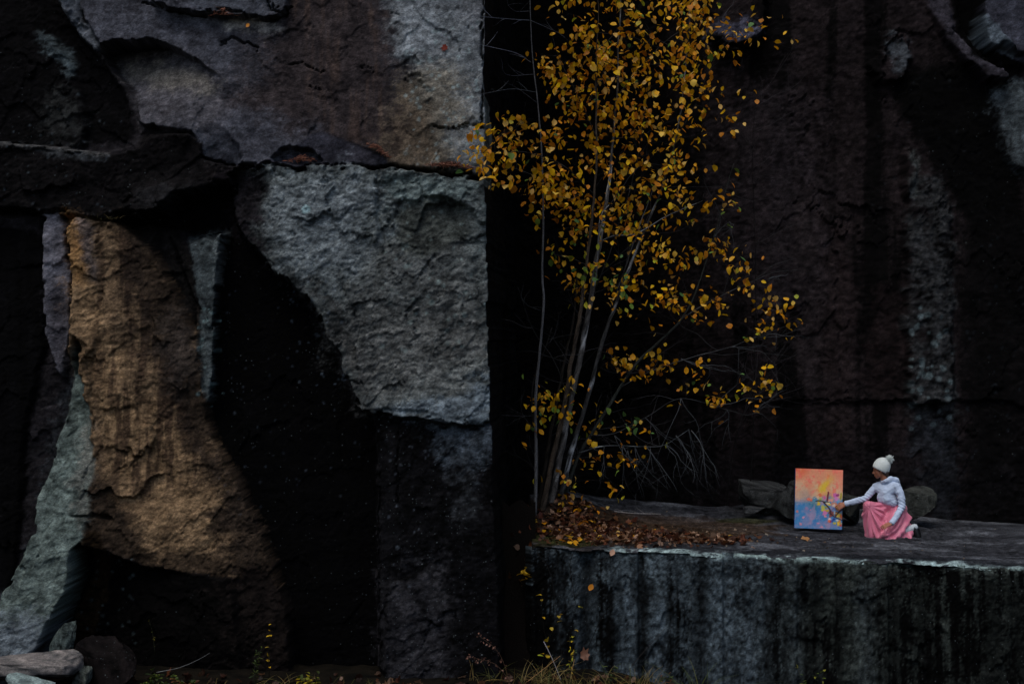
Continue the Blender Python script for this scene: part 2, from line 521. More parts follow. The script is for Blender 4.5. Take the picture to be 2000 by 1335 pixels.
    f3, _, e3 = facets(X * 13.0 + Z * 4 + 2.0 * wq, Z * 22.0 - X * 4 + 2.0 * wq, 471)
    s.Y += -(0.065 * f1 + 0.018 * f2 + 0.008 * f3) * s.rough
    s.Y += 0.012 * (1 - sstep(0.0, 0.10, e1)) * s.rough * sstep(-0.1, 0.3, s.n1)
    fine = fbm(X * 13 + s.wx, Z * 24, 4, 421, 0.62)
    s.Y += -0.011 * fine * (0.25 + s.rough)
    s.Y += -0.005 * fbm(X * 34, Z * 40, 2, 431) * (0.4 + s.rough)
    # ---- cracks
    for pts, d, w in [
        ([(424, 78), (450, 72), (480, 84), (500, 96)], 0.10, 0.022), ([(556, 125), (590, 122), (640, 140)], 0.06, 0.014),
        ([(600, 165), (618, 172), (640, 176)], 0.05, 0.010), ([(700, 128), (730, 136)], 0.04, 0.010),
        ([(270, 0), (350, 20), (400, 27), (440, 24), (532, 36), (575, 12)], 0.16, 0.022),
        ([(520, -20), (535, 22), (560, 26)], 0.1, 0.02),
        ([(390, 308), (430, 318), (560, 321), (760, 324), (850, 332), (948, 347)], 0.16, 0.022),
        ([(944, -40), (941, 120), (944, 165), (940, 240), (936, 246)], 0.16, 0.022), ([(850, 245), (885, 250), (905, 238), (940, 246)], 0.10, 0.018),
        ([(790, 155), (800, 166)], 0.06, 0.012), ([(760, 20), (780, 26)], 0.06, 0.012),
        ([(737, 328), (735, 400), (742, 440), (748, 500)], 0.05, 0.05), ([(150, 1006), (190, 1003), (220, 1012)], 0.10, 0.04),
        ([(0, 412), (125, 415), (228, 431)], 0.12, 0.03), ([(0, 290), (210, 300), (262, 294)], 0.03, 0.02),
        ([(665, 742), (690, 740), (712, 752)], 0.06, 0.02), ([(800, 822), (870, 816), (905, 830), (955, 834)], 0.05, 0.016),
        ([(240, 915), (262, 905), (285, 880)], 0.05, 0.02), ([(320, 460), (352, 540), (385, 610)], 0.08, 0.03),
        ([(735, 840), (742, 1000), (748, 1335)], 0.05, 0.03), ([(780, 840), (778, 980)], 0.05, 0.02),
    ]:
        s.groove(pts, 19.3, d, w)
    # ---- base colours
    P = s.paint
    P(None, 19.3, al(14, 13, 15), al(40, 38, 41))
    P([(-900, -900), (130, -900), (130, 0), (160, 60), (200, 110), (252, 190), (264, 296), (-900, 276)], 19.6, al(4, 4, 5), al(15, 14, 16), speck=0.03)
    P([(62, 60), (88, 68), (125, 100), (152, 142), (140, 148), (105, 118), (72, 88)], 19.6, al(20, 24, 26), al(66, 76, 80), w=0.05, warp=0.10, amt=0.9)
    P([(72, 210), (120, 160), (165, 205), (160, 290), (78, 285)], 19.6, al(8, 8, 8), al(48, 50, 50), w=0.12, warp=0.16, amt=0.9)
    P([(98, -200), (152, -200), (152, 20), (182, 70), (190, 98), (170, 92), (140, 50), (110, 5)], 19.4, al(48, 52, 57), al(88, 92, 98), w=0.03)
    A = [(150, -900), (1300, -900), (1300, 345), (948, 345), (850, 332), (760, 324), (560, 320), (390, 316), (384, 262), (330, 250), (268, 238), (262, 200), (250, 165), (215, 130), (196, 104), (190, 85), (165, 40), (150, 0)]
    P(A, 19.35, al(34, 34, 39), al(74, 76, 84), w=0.02, warp=0.03)
    P([(520, -300), (745, -300), (775, 90), (812, 160), (850, 330), (640, 322), (470, 300), (430, 190), (520, 90)], 19.35, al(26, 23, 25), al(58, 51, 51), w=0.35, warp=0.25, amt=0.95)
    P([(560, -100), (760, -100), (800, 150), (840, 330), (650, 320), (600, 150)], 19.35, al(40, 31, 27), al(78, 62, 52), w=0.3, warp=0.3, amt=0.45, mod=sstep(-0.1, 0.35, s.st))
    P([(270, -300), (540, -300), (575, 12), (530, 32), (350, 20)], 19.3, al(42, 44, 50), al(74, 78, 86), w=0.03, amt=0.8)
    P([(380, 250), (480, 200), (560, 260), (640, 250), (560, 320), (392, 318)], 19.35, al(34, 36, 43), al(80, 84, 94), w=0.16, warp=0.2, amt=0.6)
    P([(438, 36), (530, 38), (560, 60), (500, 66), (440, 52)], 19.35, al(70, 70, 70), al(122, 120, 116), w=0.05, warp=0.1, amt=0.9)
    m = P([(732, -300), (1300, -300), (1300, 345), (866, 336), (842, 240), (826, 178), (794, 140), (760, 60)], 19.35, al(52, 55, 58), al(108, 114, 118), w=0.10, warp=0.14)
    P([(752, -300), (830, -300), (850, 150), (880, 220), (848, 200), (800, 140)], 19.35, al(70, 75, 80), al(122, 128, 133), w=0.16, warp=0.2, amt=0.7)
    P([(760, 336), (776, 210), (812, 130), (870, 120), (905, 170), (890, 345)], 19.35, al(56, 51, 43), al(106, 99, 84), w=0.24, warp=0.22, amt=0.75)
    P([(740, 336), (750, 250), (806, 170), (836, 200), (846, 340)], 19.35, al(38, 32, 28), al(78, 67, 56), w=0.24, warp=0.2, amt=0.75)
    P([(895, -300), (1300, -300), (1300, 150), (905, 120)], 19.35, al(46, 46, 50), al(82, 84, 88), w=0.18, warp=0.2, amt=0.7)
    P([(470, 330), (560, 296), (620, 250), (682, 278), (752, 302), (760, 326)], 19.3, al(24, 24, 30), al(52, 53, 62), w=0.02, warp=0.02, amt=0.9)
    P([(193, 92), (262, 84), (335, 90), (400, 128), (428, 152), (440, 200), (425, 262), (330, 250), (268, 238), (250, 165)], 19.5, al(48, 47, 50), al(80, 78, 82), w=0.12, warp=0.1, amt=0.7)
    P([(200, 104), (300, 110), (430, 160), (420, 185), (260, 160)], 19.5, al(66, 64, 60), al(96, 93, 86), w=0.10, warp=0.1, amt=0.7)
    B4 = [(-900, 268), (0, 273), (100, 284), (210, 298), (262, 292), (268, 236), (385, 264), (392, 318), (520, 322), (510, 430), (470, 445), (330, 445), (240, 428), (130, 418), (-900, 414)]
    P(B4, 19.2, al(7, 7, 8), al(24, 22, 23), w=0.025, speck=0.05)
    P([(395, 318), (520, 322), (500, 380), (440, 370), (400, 345)], 19.2, al(18, 16, 17), al(46, 42, 43), w=0.06, warp=0.1, amt=0.8)
    P([(240, 395), (262, 364), (330, 350), (395, 368), (410, 400), (330, 420)], 19.1, al(14, 14, 15), al(40, 40, 42), w=0.07, warp=0.15, amt=0.8)
    P([(-300, 268), (0, 272), (100, 283), (212, 297), (212, 306), (100, 294), (0, 284), (-300, 280)], 19.3, al(40, 40, 40), al(78, 78, 78), w=0.018, warp=0.02, amt=0.9)  # lit top edge of the band, light painted into the colour
    P([(60, 292), (120, 292), (210, 302), (208, 312), (130, 306), (90, 304)], 19.3, al(20, 22, 23), al(66, 70, 74), w=0.03, warp=0.08, amt=0.7)
    P([(-900, 412), (84, 412), (88, 640), (80, 740), (50, 880), (34, 1120), (0, 1180), (-900, 1250)], 19.5, al(3, 3, 4), al(9, 9, 11), w=0.03, n=s.st)
    P([(83, 414), (124, 416), (138, 560), (135, 660), (122, 740), (98, 700), (86, 640)], 19.42, al(56, 56, 62), al(98, 98, 106), w=0.02)
    P([(86, 560), (138, 560), (135, 660), (122, 740), (98, 700)], 19.42, al(24, 23, 27), al(56, 54, 60), w=0.12, amt=0.8)
    tan = [(122, 414), (225, 430), (300, 455), (345, 540), (386, 620), (390, 720), (400, 810), (445, 890), (505, 1005), (547, 1105), (560, 1160), (440, 1125), (300, 1104), (235, 1073), (165, 1042), (160, 1000), (168, 900), (150, 800), (132, 680), (135, 560)]
    P(tan, 19.26, al(54, 43, 33), al(106, 88, 68), w=0.02)
    P([(120, 414), (160, 418), (172, 500), (165, 560), (138, 560)], 19.3, al(100, 74, 46), al(140, 108, 70), w=0.08, amt=0.8)
    P([(140, 418), (170, 420), (190, 520), (188, 560), (170, 520)], 19.3, al(60, 56, 58), al(84, 78, 78), w=0.06, amt=0.8)
    st = np.clip(0.5 + 1.1 * s.st, 0, 1)
    P([(130, 560), (180, 540), (230, 760), (330, 800), (430, 960), (430, 1080), (300, 1080), (250, 1000), (200, 860), (150, 760)], 19.26, al(66, 52, 38), al(124, 102, 76), w=0.2, warp=0.25, amt=0.7)
    P([(180, 430), (260, 440), (400, 640), (420, 900), (260, 1000), (190, 900)], 19.3, al(30, 23, 19), al(62, 48, 38), w=0.3, warp=0.2, mod=sstep(0.35, 0.75, st), amt=0.85)
    P([(225, 432), (300, 455), (345, 540), (386, 620), (398, 800), (440, 890), (500, 1000), (540, 1090), (480, 1060), (410, 960), (350, 830), (290, 690), (250, 560)], 19.3, al(14, 12, 12), al(42, 35, 30), w=0.16, warp=0.25, amt=0.85)
    P([(300, 640), (345, 600), (385, 640), (388, 720), (350, 780)], 19.3, al(34, 31, 30), al(64, 57, 52), w=0.16, warp=0.2, amt=0.7)
    P([(165, 1042), (160, 900), (215, 930), (260, 1020), (300, 1090), (235, 1073)], 19.26, al(12, 11, 11), al(40, 33, 28), w=0.14, warp=0.2, amt=0.85)
    P([(440, 900), (520, 1010), (547, 1105), (460, 1115), (420, 1040)], 19.26, al(20, 18, 17), al(58, 48, 40), w=0.16, warp=0.2, amt=0.85)
    P([(135, 650), (150, 800), (170, 900), (162, 1045), (160, 1130), (120, 1220), (92, 1290), (60, 1600), (-900, 1600), (-60, 1220), (0, 1165), (40, 1100), (60, 1000), (95, 840), (118, 740)], 18.9, al(40, 47, 45), al(90, 101, 97), w=0.03, warp=0.07, grit=0.5)
    P([(128, 690), (112, 780), (76, 960), (50, 1100), (30, 1150), (40, 1050), (70, 860), (104, 740)], 19.0, al(12, 12, 14), al(50, 54, 58), w=0.08, warp=0.2, amt=0.85)
    P([(150, 800), (176, 900), (166, 1040), (140, 1010), (140, 880)], 19.0, al(50, 50, 47), al(92, 88, 82), w=0.08, warp=0.15, amt=0.6)
    P([(-900, 1210), (60, 1200), (110, 1220), (70, 1600), (-900, 1600)], 18.6, al(44, 48, 55), al(92, 99, 108), w=0.2, warp=0.2, amt=0.7)
    P([(200, 1030), (300, 1070), (440, 1080), (560, 1060), (565, 1130), (440, 1130), (300, 1115), (200, 1075)], 19.3, al(16, 13, 11), al(52, 43, 35), w=0.14, warp=0.15, amt=0.8)
    P([(440, 1100), (545, 1085), (572, 1200), (592, 1600), (470, 1600)], 19.4, al(11, 9, 8), al(36, 29, 25), w=0.10, warp=0.15)
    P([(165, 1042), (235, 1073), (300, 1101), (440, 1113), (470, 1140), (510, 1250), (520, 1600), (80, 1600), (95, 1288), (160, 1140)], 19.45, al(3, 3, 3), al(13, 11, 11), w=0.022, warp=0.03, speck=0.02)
    P([(196, 1040), (186, 1150), (158, 1240), (140, 1300), (86, 1300), (114, 1222), (153, 1130), (156, 1046)], 18.85, al(12, 9, 6), al(42, 32, 20), w=0.02, warp=0.07, grit=0.5)
    P([(430, 1116), (550, 1110), (580, 1250), (600, 1600), (480, 1600), (440, 1250)], 19.45, al(10, 8, 8), al(30, 25, 23), w=0.15, warp=0.2, amt=0.8)
    P([(225, 430), (330, 440), (352, 460), (378, 520), (390, 600), (388, 660), (345, 560), (300, 480)], 19.5, al(9, 9, 9), al(32, 30, 29), w=0.03)
    P([(352, 440), (458, 436), (434, 500), (428, 600), (425, 770), (400, 800), (390, 700), (387, 600), (374, 520)], 19.4, al(26, 30, 32), al(72, 80, 82), w=0.02, speck=0.15)
    P([(452, 446), (470, 446), (446, 500), (440, 600), (436, 770), (410, 800), (418, 760), (420, 600), (424, 500)], 19.45, al(3, 3, 4), al(16, 17, 18), w=0.02)
    P([(444, 455), (450, 462), (432, 500), (428, 560), (420, 560), (424, 500)], 19.4, al(70, 78, 78), al(120, 126, 126), w=0.03, warp=0.1, amt=0.8)
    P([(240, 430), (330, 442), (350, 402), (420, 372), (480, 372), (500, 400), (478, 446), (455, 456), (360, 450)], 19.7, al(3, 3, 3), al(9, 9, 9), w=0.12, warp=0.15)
    E = [(455, 440), (492, 440), (492, 480), (545, 540), (585, 570), (620, 620), (660, 690), (672, 750), (720, 800), (735, 840), (742, 1600), (590, 1600), (575, 1200), (547, 1105), (505, 1005), (445, 890), (400, 800), (427, 760), (428, 600), (434, 500)]
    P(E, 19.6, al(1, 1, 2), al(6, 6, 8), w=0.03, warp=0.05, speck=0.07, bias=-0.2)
    Fb = [(470, 322), (560, 320), (760, 324), (850, 332), (946, 348), (1300, 350), (1300, 832), (958, 832), (850, 824), (780, 815), (720, 800), (672, 752), (660, 690), (620, 620), (585, 570), (545, 540), (490, 480), (455, 440), (440, 380), (450, 325)]
    P(Fb, 19.16, al(34, 38, 39), al(88, 95, 95), w=0.04, warp=0.10, speck=0.05)
    P([(500, 340), (720, 335), (735, 480), (640, 560), (540, 500)], 19.16, al(54, 60, 64), al(112, 120, 125), w=0.25, warp=0.3, amt=0.6)
    P([(735, 470), (945, 480), (950, 700), (700, 740), (640, 600)], 19.16, al(30, 31, 31), al(80, 83, 83), w=0.25, warp=0.3, amt=0.8)
    P([(740, 335), (930, 345), (905, 400), (770, 395)], 19.16, al(52, 60, 60), al(94, 106, 106), w=0.05, warp=0.1, amt=0.8)
    P([(768, 402), (850, 388), (915, 410), (930, 460), (850, 500), (770, 480)], 19.2, al(26, 28, 27), al(66, 70, 66), w=0.05, warp=0.1, amt=0.8)
    P([(420, 322), (505, 322), (515, 420), (540, 520), (470, 470), (430, 440)], 19.2, al(9, 8, 10), al(34, 30, 34), w=0.16, warp=0.2, amt=0.95)
    P([(540, 530), (585, 570), (625, 620), (665, 700), (680, 770), (740, 805), (730, 740), (700, 650), (650, 590), (590, 545)], 19.16, al(10, 10, 10), al(46, 46, 47), w=0.16, warp=0.25, amt=0.85)
    P([(640, 640), (950, 600), (955, 760), (720, 790)], 19.16, al(46, 47, 47), al(98, 99, 97), w=0.3, warp=0.3, amt=0.5)
    P([(716, 797), (830, 790), (880, 770), (960, 745), (1300, 745), (1300, 836), (958, 834), (850, 826), (780, 817)], 18.96, al(44, 50, 56), al(92, 103, 111), w=0.08, warp=0.2, amt=0.8)
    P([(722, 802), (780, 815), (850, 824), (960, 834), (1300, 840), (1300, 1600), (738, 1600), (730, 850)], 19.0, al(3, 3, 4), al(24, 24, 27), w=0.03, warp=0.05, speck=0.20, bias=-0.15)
    P([(800, 830), (960, 836), (962, 930), (890, 905), (850, 860)], 19.0, al(14, 17, 20), al(78, 88, 98), w=0.12, warp=0.3, amt=0.8)
    P([(880, 860), (920, 860), (930, 1000), (900, 1020)], 19.0, al(10, 11, 12), al(56, 60, 64), w=0.14, warp=0.3, amt=0.6)
    P([(735, 1170), (850, 1060), (885, 1150), (860, 1600), (735, 1600)], 19.0, al(12, 12, 14), al(52, 52, 56), w=0.16, warp=0.3, amt=0.85)
    P([(745, 840), (770, 840), (772, 1335), (735, 1335)], 19.0, al(8, 8, 9), al(30, 30, 33), w=0.05, amt=0.5, n=s.st)
    # lighter lichen scales on the dark faces
    s.spots(60, (430, 560, 730, 1000), 19.6, (0.012, 0.022), al(50, 56, 64), rng, 0.6)
    s.spots(34, (560, 540, 680, 760), 19.4, (0.012, 0.028), al(70, 80, 90), rng, 0.6)
    s.spots(70, (735, 840, 960, 1150), 19.0, (0.010, 0.022), al(66, 72, 80), rng, 0.6)
    s.spots(50, (0, 180, 260, 420), 19.4, (0.008, 0.022), al(60, 68, 74), rng, 0.6)
    s.spots(40, (130, 1080, 260, 1300), 19.2, (0.012, 0.03), al(60, 70, 72), rng, 0.7)
    s.spots(90, (740, 330, 950, 700), 19.15, (0.010, 0.035), al(100, 116, 116), rng, 0.45)
    s.spots(140, (790, 40, 945, 330), 19.35, (0.010, 0.03), al(112, 128, 130), rng, 0.5)
    s.spots(1, (597, 408, 598, 410), 19.15, (0.05, 0.055), al(110, 132, 136), rng, 1.3)
    s.spots(24, (385, 600, 430, 820), 19.4, (0.012, 0.03), al(84, 104, 106), rng, 0.7)
    # weathering: grain along the bedding and along the run of the water
    g = np.exp(0.34 * s.n2 + 0.42 * fbm(X * 26 + Z * 6, Z * 60, 3, 501, 0.75) + 0.20 * s.st)
    s.col = deepen(s.col * g[..., None])
    Pm = np.stack([X, s.Y, Z], -1)
    # ---- the right-hand side face runs back from the corner
    K = 60
    t = (np.linspace(0, 1, K + 1)[1:]) ** 1.3
    e = Pm[:, -1, :]
    zz = Z[:, -1][:, None]
    side = np.zeros((len(uz), K, 3))
    bow = np.interp(zz, [0, 2, 9], [0.40, 0.36, 0.36])
    sx = e[:, 0][:, None] + bow * t[None] ** 0.8
    sy = e[:, 1][:, None] * (1 - t[None]) + 26.5 * t[None]
    dis = 0.10 * fbm(sy * 0.9, zz * 0.5, 5, 601) + 0.03 * fbm(sy * 6, zz * 3, 4, 611)
    side[..., 0] = sx + dis * np.minimum(1, t * 6)[None]
    side[..., 1] = sy; side[..., 2] = zz
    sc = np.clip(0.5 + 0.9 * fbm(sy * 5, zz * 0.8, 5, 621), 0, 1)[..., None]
    scol = al(2, 2, 2) * (1 - sc) + al(11, 11, 12) * sc  # shade of the side turned from the light, painted in as near-black
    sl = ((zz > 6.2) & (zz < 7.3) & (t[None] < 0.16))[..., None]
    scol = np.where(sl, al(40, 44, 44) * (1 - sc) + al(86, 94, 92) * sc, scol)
    Pm = np.concatenate([Pm, side], 1)
    col = np.concatenate([s.col, scol], 1)
    spk = np.concatenate([s.speck, np.zeros(side.shape[:2]) + 0.06], 1)
    reg = np.concatenate([s.region, np.zeros(side.shape[:2], int) + 13], 1)
    # the top closes backwards as the cliff head
    names = {0: 'rock_face', 1: 'stained_wall', 2: 'rock_slab', 3: 'capping_slab', 4: 'rock_band', 5: 'stained_wall', 6: 'rock_column', 7: 'lichen_buttress',
             8: 'dark_hollow', 9: 'narrow_rib', 10: 'stained_wall', 11: 'corner_block', 12: 'lower_face', 13: 'side_face'}
    top = Pm[-1:].copy(); rows = [Pm]
    for k in range(1, 5):
        q = top.copy(); q[..., 1] = np.maximum(q[..., 1], 19.4 + 2.2 * k); q[..., 2] += 0.05 * k; rows.append(q)
    n = 4
    Pm = np.concatenate(rows, 0)
    col = np.concatenate([col] + [col[-1:]] * n, 0)
    spk = np.concatenate([spk] + [spk[-1:]] * n, 0)
    reg = np.concatenate([reg] + [reg[-1:]] * n, 0)
    root = empty('quarry_cliff', (0, 0, 0), kind='structure')
    labels = {2: 'smooth grey slab under the top edge', 6: 'tan streaked rock column', 7: 'pale grey green sloping buttress', 11: 'rough grey corner block'}
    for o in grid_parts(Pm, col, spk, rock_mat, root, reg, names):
        pass
    return s

left = build_left()

# ------------------------------------------------------------------ the back wall of the quarry
def back_y(X):
    return np.interp(X, [-1, 0.9, 1.6, 2.4, 3.7, 5.2, 6.5, 12], [27.2, 27.0, 25.8, 24.6, 23.6, 22.9, 22.5, 20.8])

def build_back():
    ux = axis(0.0, 7.9, 0.021, -1.0, 12.0)
    uz = axis(1.5, 9.8, 0.021, 0.5, 15.0)
    X, Z = np.meshgrid(ux, uz)
    YB = 22.6
    s = Relief(X, Z, 0.0, 23)
    s.ux, s.uz = ux, uz
    # work in a flat frame (depth 23), then hang on the bent wall
    s.Y[:] = YB
    s.depth([(1768, 300), (1778, 285), (1794, 306), (1798, 350), (1788, 384), (1772, 378)], YB - 0.25, ax=0.3, w=0.04, rough=0.7)
    s.depth([(1768, 384), (1800, 330), (1852, 380), (1862, 500), (1858, 750), (1872, 830), (1800, 836), (1776, 800), (1770, 600)], YB - 0.12, ax=0.1, az=0.02, w=0.05, rough=1.4, warp=0.08)
    s.depth([(1835, -300), (1930, -300), (1932, 110), (1958, 150), (1900, 112), (1852, 42)], YB + 0.35, w=0.03)
    s.depth([(1792, -300), (1835, -300), (1852, 42), (1902, 112), (1962, 150), (1966, 168), (1930, 165), (1878, 118), (1838, 65), (1806, 0)], YB - 0.10, ax=-0.1, az=0.2, w=0.03)
    s.depth([(1926, -400), (3000, -400), (3000, 150), (2060, 136), (2000, 116), (1962, 100), (1932, 84)], YB - 0.45, ax=-0.10, az=0.05, w=0.02, warp=0.02, rough=0.25)
    s.depth([(1926, 20), (1950, 40), (1968, 80), (2000, 112), (1962, 100), (1932, 84)], YB - 0.40, ax=-0.4, az=0.2, w=0.02, warp=0.02)
    s.depth([(1932, 92), (2000, 120), (3000, 150), (3000, 160), (1952, 148)], YB - 0.1, az=-0.3, w=0.03)
    s.depth([(1948, 148), (3000, 152), (3000, 420), (2030, 340), (1985, 312), (1972, 260), (1962, 190)], YB - 0.5, ax=-0.2, az=0.15, w=0.03)
    s.depth([(1700, 120), (1740, 50), (1772, 60), (1782, 110), (1765, 160), (1720, 165)], YB - 0.12, az=0.15, w=0.05, warp=0.15)
    s.depth([(1390, -200), (1500, -200), (1500, 30), (1440, 60), (1390, 40)], YB - 0.25, az=0.25, w=0.06, warp=0.1)
    s.depth([(1040, 780), (1500, 790), (2100, 780), (2100, 1300), (1040, 1300)], YB + 0.03, az=0.02, w=0.02, warp=0.06, mode='max')
    big = fbm(X * 0.7, Z * 0.5, 3, 701)
    s.Y += -0.10 * big
    s.Y += -0.016 * (ridge(X * 2.5 + 0.5 * s.wx, Z * 4.0 + 0.5 * s.wz, 4, 711) - 0.5) * (0.5 + s.rough)
    s.Y += -0.010 * fbm(X * 10, Z * 20, 4, 721, 0.62) * (0.5 + s.rough)
    wq = 0.5 * fbm(X * 2.5, Z * 2.5, 4, 741)
    f1, _, e1 = facets(X * 1.1 + wq, Z * 0.8 + wq, 751)
    f2, _, e2 = facets(X * 5.0 + 1.2 * wq, Z * 7.0 + 1.2 * wq, 761)
    s.Y += -(0.07 * f1 + 0.022 * f2) * s.rough
    s.groove([(1560, 786), (1660, 782), (1780, 790)], YB, 0.05, 0.03)
    P = s.paint
    P(None, YB, al(12, 10, 11), al(40, 34, 36), n=0.6 * s.n2 + 0.4 * s.n1, bias=0.02)
    sm = fbm(X * 2.2, Z * 0.16, 4, 731, 0.6)
    P(None, YB, al(3, 3, 4), al(10, 9, 10), mod=sstep(-0.05, 0.22, sm + 0.25 * s.n3), amt=0.9)
    P([(1420, 160), (1560, 130), (1600, 400), (1590, 600), (1440, 560), (1400, 380)], YB, al(22, 20, 23), al(54, 48, 52), w=0.5, warp=0.4, amt=0.75)
    P([(1545, 380), (1592, 380), (1605, 760), (1560, 760)], YB, al(22, 19, 21), al(50, 44, 46), w=0.08, warp=0.1, amt=0.8)
    P([(1620, 420), (1672, 440), (1660, 1000), (1610, 1000)], YB, al(20, 16, 17), al(46, 38, 39), w=0.1, warp=0.12, amt=0.8)
    P([(1700, 560), (1768, 560), (1772, 780), (1690, 780)], YB, al(16, 13, 14), al(38, 30, 31), w=0.12, warp=0.15, amt=0.8)
    P([(1385, 10), (1440, 10), (1490, 36), (1440, 46), (1385, 34)], YB, al(40, 41, 52), al(84, 86, 104), w=0.1, warp=0.2, amt=0.8)
    P([(1740, 150), (1800, 120), (1880, 120), (1950, 170), (1968, 300), (2010, 420), (2010, 700), (1900, 480), (1835, 340), (1800, 285), (1765, 230)], YB, al(2, 2, 3), al(8, 8, 9), w=0.10, warp=0.15, speck=0.03)
    P([(1870, 480), (1930, 400), (3000, 330), (3000, 1200), (1890, 1100), (1880, 700)], YB, al(3, 3, 4), al(14, 13, 14), w=0.14, warp=0.2, amt=0.9, speck=0.03)
    P([(1768, 384), (1800, 330), (1852, 380), (1862, 500), (1858, 750), (1872, 830), (1800, 836), (1776, 800), (1770, 600)], YB, al(10, 10, 11), al(52, 54, 56), w=0.06, warp=0.16, amt=0.95, mod=sstep(-0.45, 0.35, s.n1 + 0.5 * s.n2 + 0.3))
    P([(1770, 300), (1780, 288), (1792, 310), (1796, 350), (1786, 378), (1774, 370)], YB, al(30, 32, 32), al(68, 72, 72), w=0.04, warp=0.1, amt=0.9)
    P([(1780, 830), (1860, 825), (1880, 1000), (1800, 1010)], YB, al(10, 11, 13), al(50, 54, 60), w=0.12, warp=0.25, amt=0.8)
    P([(1720, 80), (1745, 60), (1780, 90), (1772, 130), (1740, 140), (1748, 110)], YB, al(20, 22, 24), al(66, 72, 78), w=0.06, warp=0.2, amt=0.8)
    P([(1794, -300), (1836, -300), (1852, 42), (1902, 112), (1962, 150), (1966, 168), (1930, 165), (1878, 118), (1838, 65), (1806, 0)], YB, al(26, 25, 29), al(58, 56, 64), w=0.05, warp=0.08, amt=0.9)
    P([(1838, -300), (1928, -300), (1930, 110), (1952, 146), (1900, 110), (1854, 42)], YB, al(2, 2, 3), al(6, 6, 7), w=0.02)
    P([(1926, -400), (3000, -400), (3000, 150), (2060, 136), (2000, 116), (1962, 100), (1932, 84)], YB - 0.45, al(32, 33, 40), al(60, 62, 72), w=0.015, warp=0.02)
    P([(1895, -300), (1932, -300), (1936, 80), (1960, 104), (1945, 125), (1895, 100)], YB - 0.45, al(2, 2, 3), al(9, 9, 11), w=0.02, grit=0.4)
    P([(1926, 20), (1950, 40), (1968, 80), (2000, 112), (1962, 100), (1932, 84)], YB - 0.45, al(44, 52, 60), al(92, 104, 113), w=0.04, warp=0.06, amt=0.8)
    P([(1950, 150), (3000, 154), (3000, 420), (2030, 340), (1990, 312), (1974, 260), (1964, 190)], YB - 0.5, al(28, 32, 35), al(72, 80, 84), w=0.08, warp=0.14)
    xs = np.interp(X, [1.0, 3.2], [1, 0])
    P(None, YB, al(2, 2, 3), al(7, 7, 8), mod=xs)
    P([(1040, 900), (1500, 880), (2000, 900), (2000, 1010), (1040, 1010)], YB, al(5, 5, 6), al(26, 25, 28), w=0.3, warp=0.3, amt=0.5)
    s.spots(40, (1700, 130, 1990, 430), YB, (0.012, 0.026), al(34, 38, 42), rng, 0.6)
    s.spots(40, (1880, 430, 2000, 900), YB, (0.012, 0.03), al(36, 41, 46), rng, 0.6)
    s.spots(40, (1770, 600, 1860, 840), YB, (0.02, 0.06), al(92, 108, 112), rng, 0.5)
    s.col *= np.exp(0.42 * s.n2 + 0.40 * fbm(X * 22 + Z * 5, Z * 48, 3, 801, 0.7) + 0.15 * s.st)[..., None] * 0.95
    s.col = deepen(s.col)
    # hang on the bent wall: keep each feature on its line, at the wall's own distance there
    bx = X * back_y(X) / YB
    bx = np.where(X > 0, bx, X)
    Y = back_y(X) + (s.Y - YB)
    zz = Z
    Pm = np.stack([bx, Y, zz], -1)
    top = Pm[-1:].copy(); rows = [Pm]
    for k in range(1, 4):
        q = top.copy(); q[..., 1] += 2.5 * k; rows.append(q)
    Pm = np.concatenate(rows, 0)
    col = np.concatenate([s.col] + [s.col[-1:]] * 3, 0)
    spk = np.concatenate([s.speck] + [s.speck[-1:]] * 3, 0)
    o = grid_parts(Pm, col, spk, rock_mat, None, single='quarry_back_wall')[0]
    o['kind'] = 'structure'
    return o

build_back()
# ------------------------------------------------------------------ the rock ledge: front face, lichened lip and top
LE_X = np.array([0.27, 1.6, 3.1, 5.0, 5.94, 9.5])
LE_Y = np.array([19.62, 19.35, 19.0, 18.6, 18.4, 17.7])
LE_P = np.array([1063, 1070, 1083, 1096, 1105, 1128])
def ledge_edge(X):
    Y = np.interp(X, LE_X, LE_Y)
    return Y, CZ - (np.interp(X, LE_X, LE_P) - 667.5) / F * Y

def ledge_top(X, Y):
    X = np.asarray(X, float); Y = np.asarray(Y, float)
    _, ze = ledge_edge(X)
    t = np.minimum(Y, 22.9) - 20.75
    up = np.where(t > 0, t * t / (np.abs(t) + 0.6), 0.0)
    slope = np.interp(X, [0, 4.6, 6.5], [0.11, 0.10, 0.05])
    z = ze + slope * up
    z = z + 0.30 * np.exp(-((X - 0.62) / 0.55) ** 2 - ((Y - 21.7) / 0.95) ** 2)
    z = z + 0.10 * sstep(2.9, 0.9, X) * sstep(21.0, 22.4, Y)
    z = z - 0.28 * sstep(3.9, 2.6, X) * np.maximum(0, Y - 22.85)
    z = z + 0.05 * fbm(X * 0.8, Y * 0.8, 3, 911) * sstep(18.6, 20.2, Y)
    return z

